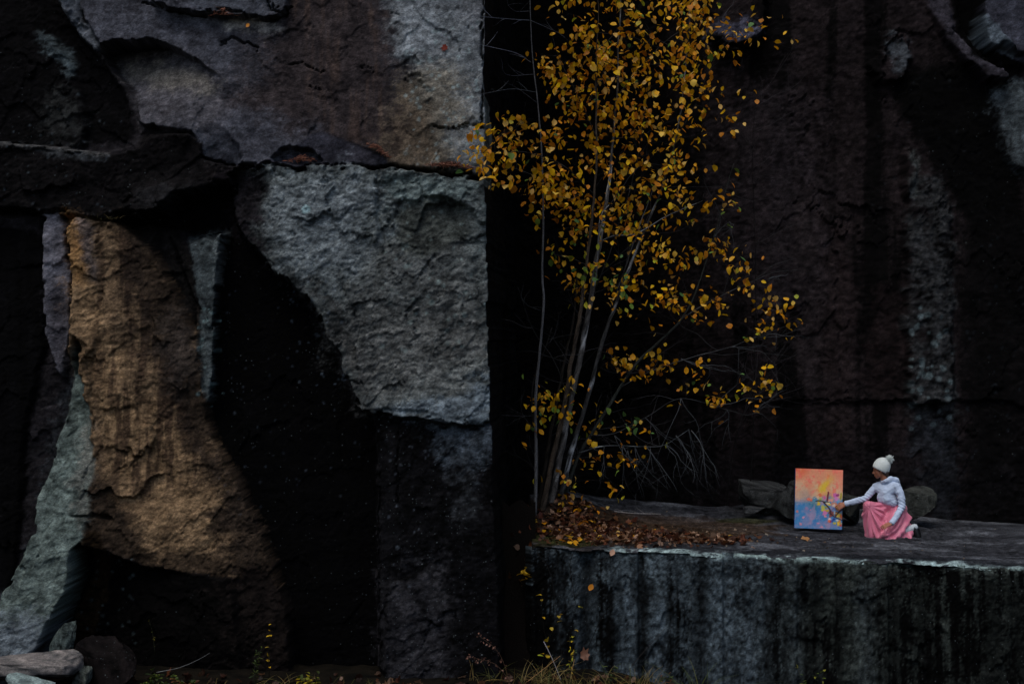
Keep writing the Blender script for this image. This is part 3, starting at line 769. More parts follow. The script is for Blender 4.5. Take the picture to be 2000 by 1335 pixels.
def build_ledge():
    ux = axis(0.27, 6.3, 0.0165, 0.26, 10.5)
    _, ze = ledge_edge(ux)
    nf, nt = 112, 190
    vf = np.linspace(0, 1, nf)                     # front, bottom to lip
    vt = np.linspace(0, 1, nt + 1)[1:] ** 1.35     # top, lip to back
    Ye, Ze = ledge_edge(ux)
    X = np.repeat(ux[None], nf + nt, 0)
    Y = np.zeros_like(X); Z = np.zeros_like(X)
    zb = -0.6
    Z[:nf] = zb + (Ze - zb)[None] * (1 - (1 - vf[:, None]) ** 1.25)
    Y[:nf] = Ye[None] - 0.10 * (1 - vf[:, None])
    Y[nf:] = Ye[None] + (27.5 - Ye)[None] * vt[:, None]
    Z[nf:] = ledge_top(X[nf:], Y[nf:])
    # lip: rounded and chipped
    n_edge = 0.05 * fbm(ux * 2.3, ux * 0 + 1.7, 5, 921, 0.6)
    fr = slice(0, nf); tp = slice(nf, nf + nt)
    dz = (Ze[None] - Z[fr])
    rnd = 0.09 * np.exp(-dz / 0.05)
    s1 = fbm(X[fr] * 1.1, Z[fr] * 0.8, 4, 931)
    s2 = fbm(X[fr] * 14, Z[fr] * 12, 4, 941, 0.62)
    s3 = ridge(X[fr] * 4.0, Z[fr] * 3.0, 3, 951) - 0.5
    wq = 0.5 * fbm(X[fr] * 2.5, Z[fr] * 2.5, 4, 953)
    f1, _, _ = facets(X[fr] * 1.6 + wq, Z[fr] * 1.4 + wq, 955); f2, _, _ = facets(X[fr] * 6 + wq, Z[fr] * 8 + wq, 957)
    Y[fr] -= 0.035 * f1 + 0.010 * f2
    ed = facets(ux * 3.1 + 0.4 * fbm(ux * 4, ux * 0, 3, 959), ux * 0 + 0.5, 958)
    n_edge = n_edge + 0.05 * (ed[1] - 0.5) + 0.03 * ed[0]
    Y[fr] += rnd - n_edge[None] - 0.07 * s1 - 0.024 * s2 - 0.020 * s3
    # drill-line joints down the face
    for jx in (0.86, 0.98, 1.62, 2.14, 2.71, 3.06, 3.55, 4.18, 4.9, 5.5):
        Y[fr] += 0.014 * np.exp(-((X[fr] - jx - 0.03 * fbm(Z[fr] * 3, Z[fr] * 0 + jx, 3, 961)) / 0.018) ** 2)
    Y[fr] += 0.10 * np.exp(-((X[fr] - 0.92) / 0.09) ** 2)          # dark gully
    dy = Y[tp] - Ye[None]
    Y[tp] -= n_edge[None] * np.exp(-dy / 0.35)
    Z[tp] -= 0.05 * np.exp(-dy / 0.05) + (0.035 * ed[1])[None] * np.exp(-dy / 0.10)
    Z[fr] -= (0.035 * ed[1])[None] * np.exp(-dz / 0.10)
    t1 = fbm(X[tp] * 1.6, Y[tp] * 3.5, 4, 971)
    t2 = fbm(X[tp] * 9, Y[tp] * 16, 4, 981, 0.6)
    Z[tp] += 0.018 * t1 + 0.008 * t2
    # shallow sheet-joint steps on the slab
    st = fbm(X[tp] * 0.35, Y[tp] * 1.3, 3, 991) * 3.0
    Z[tp] += 0.02 * (np.floor(st) + sstep(0.42, 0.58, st - np.floor(st)) - st) * sstep(1.8, 3.0, X[tp])
    Z[fr.stop - 1] -= 0.02
    # ---- colour
    col = np.zeros(X.shape + (3,)); spk = np.zeros_like(X)
    Xf, Zf, dzf = X[fr], Z[fr], dz
    n1 = fbm(Xf * 3, Zf * 3, 5, 1001, 0.6); n2 = fbm(Xf * 16, Zf * 14, 4, 1011, 0.65)
    tt = np.clip(0.5 + 0.5 * n1 + 0.7 * n2, 0, 1)[..., None]
    green = sstep(2.6, 3.8, Xf)[..., None]
    pale = (al(20, 24, 27) * (1 - tt) + al(64, 74, 80) * tt) * (1 - green) + (al(15, 18, 17) * (1 - tt) + al(52, 58, 55) * tt) * green
    black = al(2, 2, 2) * (1 - tt) + al(9, 10, 11) * tt
    # water stain: vertical runs, wider lower down
    n3 = fbm(Xf * 34, Zf * 40, 3, 1025, 0.75)
    S = 0.8 * fbm(Xf * 2.6 + 0.15 * n1, Zf * 0.22 + 5, 5, 1021, 0.62) + 0.45 * fbm(Xf * 11 + 0.2 * n1, Zf * 0.5 + 9, 4, 1023, 0.6) + 0.28 * n2 + 0.30 * n3 + 0.42 * fbm(Xf * 1.7, Zf * 2.2, 4, 1027, 0.6)
    low = np.clip(dzf / 1.3, 0, 1)
    stain = sstep(-0.16, 0.14, S - 0.12 + 0.38 * low * np.interp(Xf, [0.3, 2.0, 3.0, 6.0], [0.9, 0.3, 0.35, 0.55]))
    runs = [(0.92, 0.09, 1.0), (0.30, 0.06, 0.7), (1.22, 0.07, 0.6), (1.5, 0.08, 0.6), (2.28, 0.10, 0.9), (2.02, 0.06, 0.6), (3.1, 0.10, 0.85), (3.62, 0.10, 0.9), (3.9, 0.08, 0.7), (4.52, 0.14, 0.8), (4.85, 0.10, 0.95), (5.6, 0.2, 0.9), (5.95, 0.25, 0.95)]
    for rx, rw, ra in runs:
        r = np.exp(-((Xf - rx - 0.04 * fbm(Zf * 2.2, Zf * 0 + rx * 7, 3, 1031)) / rw) ** 2) * ra
        r = r * sstep(0.02, 0.30, dzf + 0.15 * n1)
        stain = np.maximum(stain, r * np.clip(0.62 + 0.7 * n2 + 0.4 * n3 + 0.5 * n1, 0, 1))
    keep = [(1.42, 0.13, 0.75), (1.78, 0.12, 0.7), (2.5, 0.16, 0.9), (2.78, 0.12, 0.8), (3.35, 0.12, 0.7), (4.15, 0.18, 0.6), (2.9, 0.1, 0.6)]
    for rx, rw, ra in keep:
        stain = stain * (1 - ra * np.exp(-((Xf - rx - 0.05 * n1) / rw) ** 2) * sstep(-0.3, 0.2, n2 + 0.5))
    blue = np.zeros_like(Xf)
    for rx, rw, ra, z0 in [(1.42, 0.10, 0.8, 0.3), (1.78, 0.09, 0.9, 0.7), (2.55, 0.14, 0.7, 0.3), (2.86, 0.10, 0.9, 0.8), (3.04, 0.05, 0.6, 0.1), (0.60, 0.08, 0.5, 0.1), (3.4, 0.07, 0.4, 0.2), (4.2, 0.14, 0.35, 0.2)]:
        blue = np.maximum(blue, ra * np.exp(-((Xf - rx - 0.05 * n1) / rw) ** 2) * sstep(z0 - 0.25, z0 + 0.2, dzf + 0.2 * n1) * np.clip(0.55 + 0.7 * n2 + 0.5 * n3, 0, 1))
    pale = pale * (1 - blue[..., None]) + al(66, 76, 83) * blue[..., None]
    stain = stain * (1 - 0.7 * blue)
    stain = np.clip(stain, 0, 1)[..., None]
    cf = pale * (1 - stain) + black * stain
    cf *= np.exp(0.45 * n2 + 0.40 * fbm(Xf * 30, Zf * 34, 3, 1041, 0.7))[..., None]
    lipn = fbm(Xf * 5, Zf * 9, 4, 1051, 0.6)
    lm = (np.exp(-(dzf / (0.035 + 0.03 * np.clip(lipn + 0.3, 0, 1))) ** 2) * sstep(0.9, 1.5, Xf) * sstep(-0.15, 0.25, lipn + 0.3 * n3 + 0.10))[..., None]
    lich = al(52, 61, 61) * (1 - tt) + al(118, 136, 134) * tt
    col[fr] = cf * (1 - lm) + lich * lm
    spk[fr] = 0.10
    Xt, Yt = X[tp], Y[tp]
    m1 = fbm(Xt * 2, Yt * 4.5, 5, 1061, 0.6); m2 = fbm(Xt * 11, Yt * 18, 4, 1071, 0.65)
    t2c = np.clip(0.5 + 0.5 * m1 + 0.55 * m2, 0, 1)[..., None]
    ct = al(21, 22, 25) * (1 - t2c) + al(54, 56, 61) * t2c
    pt = sstep(0.0, 0.40, fbm(Xt * 1.1, Yt * 2.6, 5, 1081, 0.6))[..., None] * 0.8
    ct = ct * (1 - pt) + (al(46, 48, 53) * (1 - t2c) + al(80, 83, 88) * t2c) * pt
    # dark damp strip just behind the lip, patchy lichen on the lip
    dk = (np.exp(-((dy - 0.22 - 0.1 * m1) / 0.20) ** 2) * sstep(0.8, 2.2, Xt) * 0.6)[..., None]
    ct = ct * (1 - dk) + al(17, 20, 25) * dk
    lt = (np.exp(-(dy / (0.07 + 0.16 * np.clip(m1 + 0.1, 0, 1))) ** 2) * sstep(1.0, 1.5, Xt) * sstep(-0.25, 0.2, m2 * 0.6 + fbm(Xt * 1.7, Yt * 0 + 2, 3, 1091) + 0.12))[..., None]
    ct = ct * (1 - lt) + lich[-1:].mean() * 0 + (lt * (al(60, 70, 72) * (1 - t2c) + al(124, 142, 142) * t2c))
    # soil and needles on the left half, moss by its front
    soil = sstep(0.15, -0.15, np.hypot((Xt - 0.9) / 2.0, (Yt - 20.75) / 1.15) - 1.0 + 0.25 * m1)[..., None]
    ct = ct * (1 - soil) + (al(16, 13, 11) * (1 - t2c) + al(46, 38, 32) * t2c) * soil
    needles = (sstep(0.25, -0.1, np.hypot((Xt - 2.35) / 1.15, (Yt - 21.3) / 0.75) - 1.0 + 0.4 * m1) * 0.7)[..., None]
    ct = ct * (1 - needles) + (al(30, 23, 18) * (1 - t2c) + al(72, 56, 42) * t2c) * needles
    moss = (sstep(0.2, -0.2, np.hypot((Xt - 0.7) / 0.6, (Yt - 20.0) / 0.35) - 1.0 + 0.4 * m1) * 0.85)[..., None]
    moss2 = (sstep(0.2, -0.2, np.hypot((Xt - 3.3) / 0.42, (Yt - 22.0) / 0.25) - 1.0 + 0.4 * m1) * 0.7)[..., None]
    moss = np.maximum(moss, moss2)
    ct = ct * (1 - moss) + (al(20, 22, 10) * (1 - t2c) + al(56, 58, 30) * t2c) * moss
    ct *= np.exp(0.26 * m2 + 0.2 * fbm(Xt * 26, Yt * 44, 3, 1101, 0.7))[..., None]
    col[tp] = ct
    spk[tp] = 0.12
    col = deepen(col, 0.07, 0.35)
    P = np.stack([X, Y, Z], -1)
    # close the left end down the crack beside the buttress
    Lc = []
    for k in range(1, 5):
        q = P[:, :1].copy(); q[..., 0] -= 0.02 * k
        q[..., 2] = np.where(np.arange(nf + nt)[:, None] >= nf, q[..., 2] - 0.45 * k, np.minimum(q[..., 2], q[..., 2]))
        q[..., 1] += 0.03 * k
        Lc.append(q)
    P = np.concatenate(Lc[::-1] + [P], 1)
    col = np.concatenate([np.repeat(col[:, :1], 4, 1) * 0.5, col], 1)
    spk = np.concatenate([np.repeat(spk[:, :1], 4, 1), spk], 1)
    reg = np.zeros(P.shape[:2], int); reg[nf - 1:] = 1
    root = empty('rock_ledge', (0, 0, 0), kind='structure')
    return grid_parts(P, col, spk, rock_mat, root, reg, {0: 'ledge_face', 1: 'ledge_top'})

build_ledge()

# ------------------------------------------------------------------ quarry floor
ground_mat = rock_material('forest_soil', grain=40, lo=0.5, hi=1.5, bump=0.8, rough=0.95, stretch=(1, 1, 1))
def ground_z(X, Y):
    X = np.asarray(X, float); Y = np.asarray(Y, float)
    b = sstep(15.0, 4.0, Y) * 2.5
    z = np.interp(X, [-7, -4, 0, 6], [0.28, 0.30, 0.26, 0.24]) * sstep(2.6, 1.2, X) + b
    return z + 0.06 * fbm(X * 0.9, Y * 0.9, 4, 1201) + 0.02 * fbm(X * 5, Y * 5, 3, 1211)
def build_ground():
    ux = axis(-8.0, 8.0, 0.06, -160, 160); uy = axis(15.5, 20.5, 0.05, -160, 160)
    X, Y = np.meshgrid(ux, uy)
    Z = np.where(np.hypot(X, Y - 10) < 40, ground_z(X, Y), ground_z(np.clip(X, -20, 20), np.clip(Y, -5, 30)))
    n = np.clip(0.5 + 0.7 * fbm(X * 4, Y * 4, 4, 1221), 0, 1)[..., None]
    col = al(4, 4, 3) * (1 - n) + al(20, 17, 12) * n
    o = grid_parts(np.stack([X, Y, Z], -1), col, np.zeros_like(X), ground_mat, None, single='quarry_floor')[0]
    o['kind'] = 'structure'
build_ground()

# ------------------------------------------------------------------ loose rocks
def boulder(name, c, size, seed, c1, c2, label, cat='boulder', cuts=7, flat=0.0, rotz=0.0, tilt=0.0, group=None, speck=0.3, sub=5):
    gain = 1.0 if cat == 'rock' else 0.75
    """an angular block: a sphere cut by random planes, roughened"""
    r = np.random.default_rng(seed)
    bm = bmesh.new()
    bmesh.ops.create_icosphere(bm, subdivisions=sub, radius=1.0)
    v = np.array([x.co[:] for x in bm.verts])
    f = [[x.index for x in q.verts] for q in bm.faces]
    bm.free()
    v = np.sign(v) * np.abs(v) ** 0.62
    v = v / np.abs(v).max()
    nrm = v / np.linalg.norm(v, axis=1, keepdims=True)
    for k in range(cuts):
        d = r.normal(size=3); d /= np.linalg.norm(d)
        if k == 0: d = np.array([0.1, -0.2, 1.0]); d /= np.linalg.norm(d)
        if k == 1: d = np.array([-0.2, -1.0, 0.1]); d /= np.linalg.norm(d)
        h = r.uniform(0.42, 0.72) if k > 1 else 0.55
        over = nrm @ d * np.linalg.norm(v, axis=1) - h
        over = (v @ d) - h
        v = v - np.outer(np.maximum(over, 0) * 1.0, d)
    a, b, cc = v[:, 0], v[:, 1], v[:, 2]
    n = fbm(a * 3 + b * 1.7, cc * 3 - b * 1.3, 4, seed) + 0.8 * facets(a * 2.2 + b * 1.5, cc * 2.6 - b * 1.2, seed)[0]
    n2 = fbm(a * 9 + b * 7, cc * 11 - b * 5, 4, seed + 3, 0.65)
    v = v + nrm * (0.05 * n + 0.03 * n2)[:, None]
    m = np.array(Matrix.Rotation(rotz, 3, 'Z') @ Matrix.Rotation(tilt, 3, 'Y'))
    lo, hi = v.min(0), v.max(0)
    v2 = (v - (lo + hi) / 2) / ((hi - lo) / 2) * np.array(size)
    v2 = v2 @ m.T
    t = np.clip(0.5 + 0.6 * n + 0.6 * n2, 0, 1)[:, None]
    col = np.asarray(c1) * (1 - t) + np.asarray(c2) * t
    col = col * np.exp(0.3 * n2)[:, None] * gain
    me = bpy.data.meshes.new(name)
    me.from_pydata([tuple(x) for x in v2], [], f)
    finish(me, rock_mat, col, True, np.full(len(v2), speck))
    o = link(name, me, None, c)
    return tag(o, label, cat, group)

def on_ledge(px, py, Y):
    p = W(px, py, Y)
    return p
boulder('boulder', W(1492, 974, 22.5), (0.34, 0.3, 0.27), 5, al(20, 21, 22), al(66, 68, 68), 'low grey boulder by the wall, leftmost of the rocks behind the painting', cuts=9)
boulder('boulder', W(1545, 976, 22.0), (0.27, 0.32, 0.29), 14, al(12, 13, 14), al(50, 53, 54), 'dark block of rock standing right behind the left edge of the painting', cuts=9, rotz=0.4)
boulder('boulder', W(1652, 990, 21.9), (0.21, 0.26, 0.24), 23, al(18, 19, 18), al(58, 60, 58), 'squared rock between the painting and the kneeling woman', cuts=8, rotz=0.2)
boulder('boulder', W(1786, 982, 21.8), (0.28, 0.26, 0.22), 32, al(24, 26, 25), al(64, 67, 64), 'rounded grey boulder behind the back of the kneeling woman', cuts=5)
boulder('boulder', W(1474, 995, 22.2), (0.16, 0.12, 0.05), 36, al(34, 36, 38), al(74, 76, 78), 'small flat pale stone in front of the low grey boulder by the wall', cuts=6)
boulder('rock_slab', W(40, 1303, 18.15), (0.72, 0.45, 0.15), 41, al(50, 52, 54), al(118, 112, 108), 'long flat slab lying across the bottom left corner', 'rock', cuts=4, speck=0.5, tilt=-0.02)
boulder('boulder', W(62, 1346, 17.6), (0.30, 0.25, 0.16), 50, al(60, 70, 70), al(120, 136, 134), 'pale grey green stone below the long flat slab, cut by the bottom edge', 'rock', cuts=5)
boulder('boulder', W(128, 1252, 18.75), (0.16, 0.2, 0.24), 61, al(18, 22, 22), al(70, 80, 78), 'small angular rock wedged beside the pale sloping buttress', 'rock', cuts=8)
boulder('boulder', W(205, 1308, 18.4), (0.40, 0.32, 0.36), 68, al(6, 5, 5), al(27, 23, 23), 'big dark brown boulder in the black hollow at bottom left', cuts=8, speck=0.15)
boulder('boulder', W(158, 1318, 18.1), (0.11, 0.13, 0.10), 77, al(34, 38, 36), al(76, 82, 78), 'small grey stone leaning on the big dark brown boulder', 'rock', cuts=6)
# ------------------------------------------------------------------ trees
def spline(pts, step=0.08):
    """Catmull-Rom through points (x, y, z, r)"""
    p = np.array(pts, float)
    p = np.vstack([2 * p[0] - p[1], p, 2 * p[-1] - p[-2]])
    out = []
    for i in range(1, len(p) - 2):
        n = max(2, int(np.linalg.norm(p[i + 1, :3] - p[i, :3]) / step))
        for t in np.linspace(0, 1, n, endpoint=False):
            a, b, c, d = p[i - 1], p[i], p[i + 1], p[i + 2]
            out.append(0.5 * (2 * b + (c - a) * t + (2 * a - 5 * b + 4 * c - d) * t * t + (3 * b - a - 3 * c + d) * t ** 3))
    out.append(p[-2])
    return np.array(out)

def crook(path, amp, seed):
    """small natural bends along a stem"""
    L = np.concatenate([[0], np.cumsum(np.linalg.norm(np.diff(path[:, :3], axis=0), axis=1))])
    k = np.minimum(1, L / 0.4) * amp
    path = path.copy()
    path[:, 0] += k * fbm(L * 1.6, L * 0 + seed, 4, seed, 0.6)
    path[:, 1] += k * fbm(L * 1.6, L * 0 + seed + 5, 4, seed + 1, 0.6)
    return path

def tube_arrays(path, sides=7, wob=0.0, seed=0):
    """path (n,4) -> verts, faces, ring index"""
    n = len(path)
    P = path[:, :3]
    T = np.gradient(P, axis=0)
    T /= np.linalg.norm(T, axis=1, keepdims=True) + 1e-9
    up = np.where(np.abs(T[:, 2:3]) > 0.9, np.array([[0.0, 1.0, 0.0]]), np.array([[0.0, 0.0, 1.0]]))
    A = np.cross(T, up); A /= np.linalg.norm(A, axis=1, keepdims=True) + 1e-9
    for i in range(1, n):
        a = A[i - 1] - T[i] * (A[i - 1] @ T[i])
        A[i] = a / (np.linalg.norm(a) + 1e-9)
    B = np.cross(T, A)
    ang = np.linspace(0, 2 * np.pi, sides, endpoint=False)
    r = path[:, 3][:, None] * (1 + (wob * fbm(np.arange(n)[:, None] * 0.35 + 0 * ang, np.cos(ang)[None] * 1.3 + seed, 3, seed) if wob else 0))
    V = P[:, None] + A[:, None] * (np.cos(ang)[None] * r)[..., None] + B[:, None] * (np.sin(ang)[None] * r)[..., None]
    V = V.reshape(-1, 3)
    Fc = []
    for i in range(n - 1):
        for k in range(sides):
            Fc.append((i * sides + k, i * sides + (k + 1) % sides, (i + 1) * sides + (k + 1) % sides, (i + 1) * sides + k))
    Fc.append(tuple(range(sides))[::-1]); Fc.append(tuple((n - 1) * sides + k for k in range(sides)))
    return V, Fc

class Acc:
    """collects pieces of one part"""
    def __init__(s): s.v, s.f, s.c, s.n = [], [], [], 0
    def add(s, V, Fc, col):
        s.v.append(V); s.f += [tuple(i + s.n for i in q) for q in Fc]
        c = np.asarray(col, float)
        s.c.append(np.broadcast_to(c, (len(V), 3)) if c.ndim == 1 else c)
        s.n += len(V)
    def build(s, name, mat, parent=None, loc=None, smooth=True):
        return mesh_obj(name, np.concatenate(s.v), s.f, mat, parent, np.concatenate(s.c), smooth, None, loc)

bark_mat = plain('bark', (0.1, 0.1, 0.1), 0.9, 0.45, 55.0, 0.7, 0.1, attr=True)
leaf_mat = leaf_material('autumn_leaf')

def bark_colour(path, sides, c1, c2, seed, pale=None):
    n = len(path)
    L = np.concatenate([[0], np.cumsum(np.linalg.norm(np.diff(path[:, :3], axis=0), axis=1))])
    ang = np.linspace(0, 2 * np.pi, sides, endpoint=False)
    t = np.clip(0.5 + 0.9 * fbm(L[:, None] * 9 + 0 * ang, np.cos(ang)[None] * 1.5 + 3 + seed + np.sin(ang)[None], 4, seed, 0.65), 0, 1)[..., None]
    c = np.asarray(c1) * (1 - t) + np.asarray(c2) * t
    if pale is not None:
        q = sstep(0.05, 0.35, fbm(L * 1.8, L * 0 + seed, 3, seed + 9))[:, None, None] * np.ones((1, sides, 1)) * sstep(0.3, 0.7, t)
        c = c * (1 - q) + np.asarray(pale) * q
    return c.reshape(-1, 3)

# stems: photograph outline points with their own distance, and radius in mm
def stem(pts):
    return spline([[*W(x, y, Y), r * float(np.interp(r, [12, 42], [0.7, 0.95])) / 1000.0] for x, y, Y, r in pts])

TREE_BASE = W(1068, 985, 21.5)
root = empty('birch_tree', TREE_BASE, label='leaning clump of birch stems full of yellow orange leaves on the ledge', cat='tree')
STEMS = [
    ('trunk', [(1072, 1012, 21.5, 58), (1082, 950, 21.5, 50), (1100, 860, 21.45, 46), (1120, 760, 21.4, 43), (1142, 650, 21.4, 41), (1158, 560, 21.45, 38), (1172, 470, 21.5, 34), (1186, 380, 21.5, 28), (1198, 270, 21.5, 22), (1206, 150, 21.5, 17), (1212, 20, 21.5, 12), (1216, -90, 21.5, 7)], (30, 30, 31), (104, 102, 100), (150, 152, 154)),
    ('trunk', [(1056, 1010, 21.35, 46), (1072, 930, 21.35, 40), (1096, 820, 21.3, 36), (1118, 700, 21.25, 33), (1136, 590, 21.2, 31), (1150, 480, 21.2, 26), (1160, 380, 21.2, 22), (1166, 280, 21.2, 18), (1163, 150, 21.2, 13), (1168, 40, 21.2, 9), (1170, -60, 21.2, 6)], (28, 26, 24), (88, 78, 68), None),
    ('trunk', [(1086, 1005, 21.7, 44), (1112, 900, 21.75, 40), (1140, 800, 21.8, 37), (1166, 710, 21.85, 34), (1188, 630, 21.9, 31), (1218, 555, 21.9, 28), (1246, 480, 21.9, 24), (1276, 410, 21.9, 21), (1300, 345, 21.9, 18), (1320, 270, 21.9, 14), (1334, 180, 21.9, 11), (1345, 70, 21.9, 8), (1350, -40, 21.9, 5)], (26, 27, 28), (80, 80, 80), (140, 144, 148)),
    ('trunk', [(1092, 1000, 21.9, 36), (1126, 900, 21.9, 32), (1172, 820, 21.95, 29), (1212, 756, 22.0, 26), (1250, 702, 22.0, 24), (1292, 662, 22.0, 22), (1332, 622, 22.0, 20), (1356, 580, 22.0, 17), (1372, 530, 22.0, 14), (1392, 470, 22.0, 11), (1410, 400, 22.0, 8), (1432, 320, 22.0, 5)], (20, 22, 20), (66, 70, 66), None),
    ('trunk', [(1050, 1005, 21.6, 34), (1066, 900, 21.65, 30), (1086, 790, 21.7, 26), (1116, 640, 21.75, 22), (1128, 540, 21.75, 17)], (18, 17, 16), (52, 48, 44), None),
    ('trunk', [(1064, 1006, 21.45, 26), (1090, 880, 21.5, 23), (1108, 780, 21.5, 20), (1140, 690, 21.55, 17), (1150, 600, 21.55, 14), (1196, 480, 21.6, 11), (1240, 330, 21.6, 8), (1262, 200, 21.6, 6), (1270, 60, 21.6, 4)], (20, 20, 20), (58, 56, 54), None),
    ('trunk', [(1044, 1000, 21.3, 24), (1050, 900, 21.3, 21), (1040, 800, 21.3, 18), (1046, 730, 21.3, 14), (1078, 640, 21.3, 10)], (16, 15, 15), (46, 44, 42), None),
    ('branch', [(1164, 540, 21.45, 16), (1172, 430, 21.35, 12), (1190, 400, 21.3, 8)], (60, 64, 66), (150, 154, 158), (170, 172, 176)),
    ('branch', [(1176, 470, 21.5, 15), (1200, 460, 21.6, 14), (1238, 458, 21.7, 13), (1268, 442, 21.8, 11), (1306, 420, 21.8, 8), (1372, 392, 21.8, 5)], (50, 54, 56), (140, 144, 148), (165, 168, 172)),
    ('branch', [(1192, 600, 21.9, 12), (1222, 520, 21.7, 10), (1250, 440, 21.6, 8), (1290, 330, 21.6, 5)], (40, 42, 42), (110, 112, 114), (150, 152, 155)),
    ('branch', [(1332, 622, 22.0, 11), (1370, 598, 21.9, 10), (1424, 570, 21.8, 8), (1480, 545, 21.8, 6), (1510, 532, 21.8, 4), (1560, 526, 21.8, 2.5)], (30, 32, 33), (86, 88, 90), None),
    ('branch', [(1212, 756, 22.0, 11), (1270, 725, 21.8, 10), (1360, 695, 21.6, 9), (1426, 678, 21.55, 7), (1470, 660, 21.5, 5), (1532, 638, 21.5, 3)], (30, 32, 33), (92, 94, 97), None),
    ('branch', [(1150, 850, 21.9, 12), (1200, 846, 21.8, 11), (1260, 815, 21.7, 9), (1330, 778, 21.6, 7), (1420, 800, 21.5, 5), (1470, 808, 21.45, 4), (1530, 760, 21.4, 2)], (26, 28, 28), (74, 76, 78), None),
    ('branch', [(1128, 885, 21.9, 14), (1170, 872, 21.7, 13), (1215, 870, 21.5, 11), (1262, 872, 21.4, 9), (1300, 868, 21.3, 7), (1346, 838, 21.2, 4)], (40, 46, 48), (104, 110, 116), (130, 138, 142)),
    ('branch', [(1110, 780, 21.4, 12), (1080, 700, 21.2, 9), (1040, 640, 21.1, 6), (1010, 560, 21.0, 4)], (24, 24, 24), (60, 60, 60), None),
    ('branch', [(1160, 380, 21.2, 12), (1110, 330, 20.8, 10), (1040, 300, 20.1, 8), (985, 296, 19.3, 6), (925, 300, 18.85, 3)], (24, 24, 24), (70, 68, 66), None),
    ('branch', [(1204, 190, 21.5, 10), (1260, 120, 21.6, 8), (1330, 60, 21.7, 6), (1420, 30, 21.8, 4), (1480, -10, 21.8, 2)], (24, 24, 24), (66, 64, 62), None),
    ('branch', [(1320, 270, 21.9, 10), (1360, 200, 21.8, 7), (1400, 110, 21.7, 5), (1440, 70, 21.7, 3)], (24, 24, 24), (66, 64, 62), None),
    ('branch', [(1166, 270, 21.2, 9), (1130, 190, 21.0, 7), (1090, 110, 20.9, 5), (1075, 60, 20.9, 3)], (24, 24, 24), (66, 64, 62), None),
]
nodes = []          # (x, y, z, r) growing points twigs may start from
for k, (nm, pts, c1, c2, pale) in enumerate(STEMS):
    path = crook(stem(pts), 0.024 if nm == 'trunk' else 0.022, 200 + k)
    sides = 9 if nm == 'trunk' else 6
    V, Fc = tube_arrays(path, sides, 0.32 if nm == 'trunk' else 0.2, 40 + k)
    col = bark_colour(path, sides, al(*c1) * 0.5, al(*c2) * 0.6, 60 + k, None if pale is None else al(*pale))
    mesh_obj(nm, V, Fc, bark_mat, root, col, True, None, TREE_BASE)
    nodes += [tuple(q) for q in path[6 if nm == 'trunk' else 2:]]

LEAF_ZONES = [  # outline in the photograph, number of leaves, share of green ones, distance range
    ([(1092, -70), (1250, -70), (1380, -40), (1396, 60), (1400, 110), (1372, 190), (1388, 262), (1370, 305), (1250, 335), (1165, 310), (1110, 235), (1072, 150), (1098, 60)], 760, 0.05, (20.8, 22.2)),
    ([(1040, 90), (1080, 110), (1120, 200), (1180, 230), (1120, 250), (1060, 160)], 40, 0.06, (20.8, 21.4)),
    ([(965, 240), (1050, 215), (1130, 240), (1150, 330), (1080, 392), (1005, 372), (940, 345), (905, 310), (902, 268)], 190, 0.05, (20.2, 21.4)),
    ([(1010, 372), (1150, 330), (1300, 312), (1388, 336), (1396, 420), (1330, 442), (1230, 462), (1130, 470), (1040, 435)], 300, 0.06, (20.8, 22.2)),
    ([(1066, 470), (1180, 460), (1250, 520), (1236, 610), (1140, 600), (1072, 552)], 70, 0.45, (20.9, 21.9)),
    ([(1240, 440), (1330, 470), (1400, 470), (1470, 520), (1500, 530), (1480, 570), (1430, 590), (1400, 640), (1330, 640), (1230, 640), (1206, 560)], 150, 0.07, (21.1, 22.2)),
    ([(1460, 575), (1500, 560), (1565, 610), (1560, 655), (1500, 655), (1462, 640)], 34, 0.05, (21.3, 21.7)),
    ([(1170, 690), (1300, 698), (1330, 720), (1300, 740), (1200, 735)], 36, 0.08, (21.5, 22.1)),
    ([(1300, 700), (1420, 720), (1512, 728), (1515, 805), (1430, 800), (1340, 760)], 44, 0.15, (21.3, 21.9)),
    ([(1170, 770), (1300, 780), (1310, 840), (1240, 850), (1140, 840)], 24, 0.45, (21.4, 22.0)),
    ([(1010, 740), (1060, 745), (1130, 730), (1125, 840), (1020, 850)], 44, 0.35, (20.9, 21.5)),
    ([(1130, 890), (1250, 880), (1250, 910), (1140, 912)], 16, 0.05, (21.2, 21.9)),
    ([(1075, 935), (1220, 935), (1210, 975), (1080, 1010)], 22, 0.2, (20.9, 21.6)),
    ([(1380, 30), (1460, 20), (1540, 30), (1500, 120), (1440, 250), (1400, 200), (1390, 90)], 34, 0.06, (21.4, 22.0)),
    ([(1390, 300), (1450, 290), (1440, 450), (1400, 420)], 14, 0.3, (21.6, 22.0)),
]
random.seed(5); rg = np.random.default_rng(5)

def inside(x, y, poly):
    c = False; n = len(poly)
    for i in range(n):
        ax, ay = poly[i]; bx, by = poly[(i + 1) % n]
        if (ay > y) != (by > y) and x < (bx - ax) * (y - ay) / (by - ay) + ax: c = not c
    return c

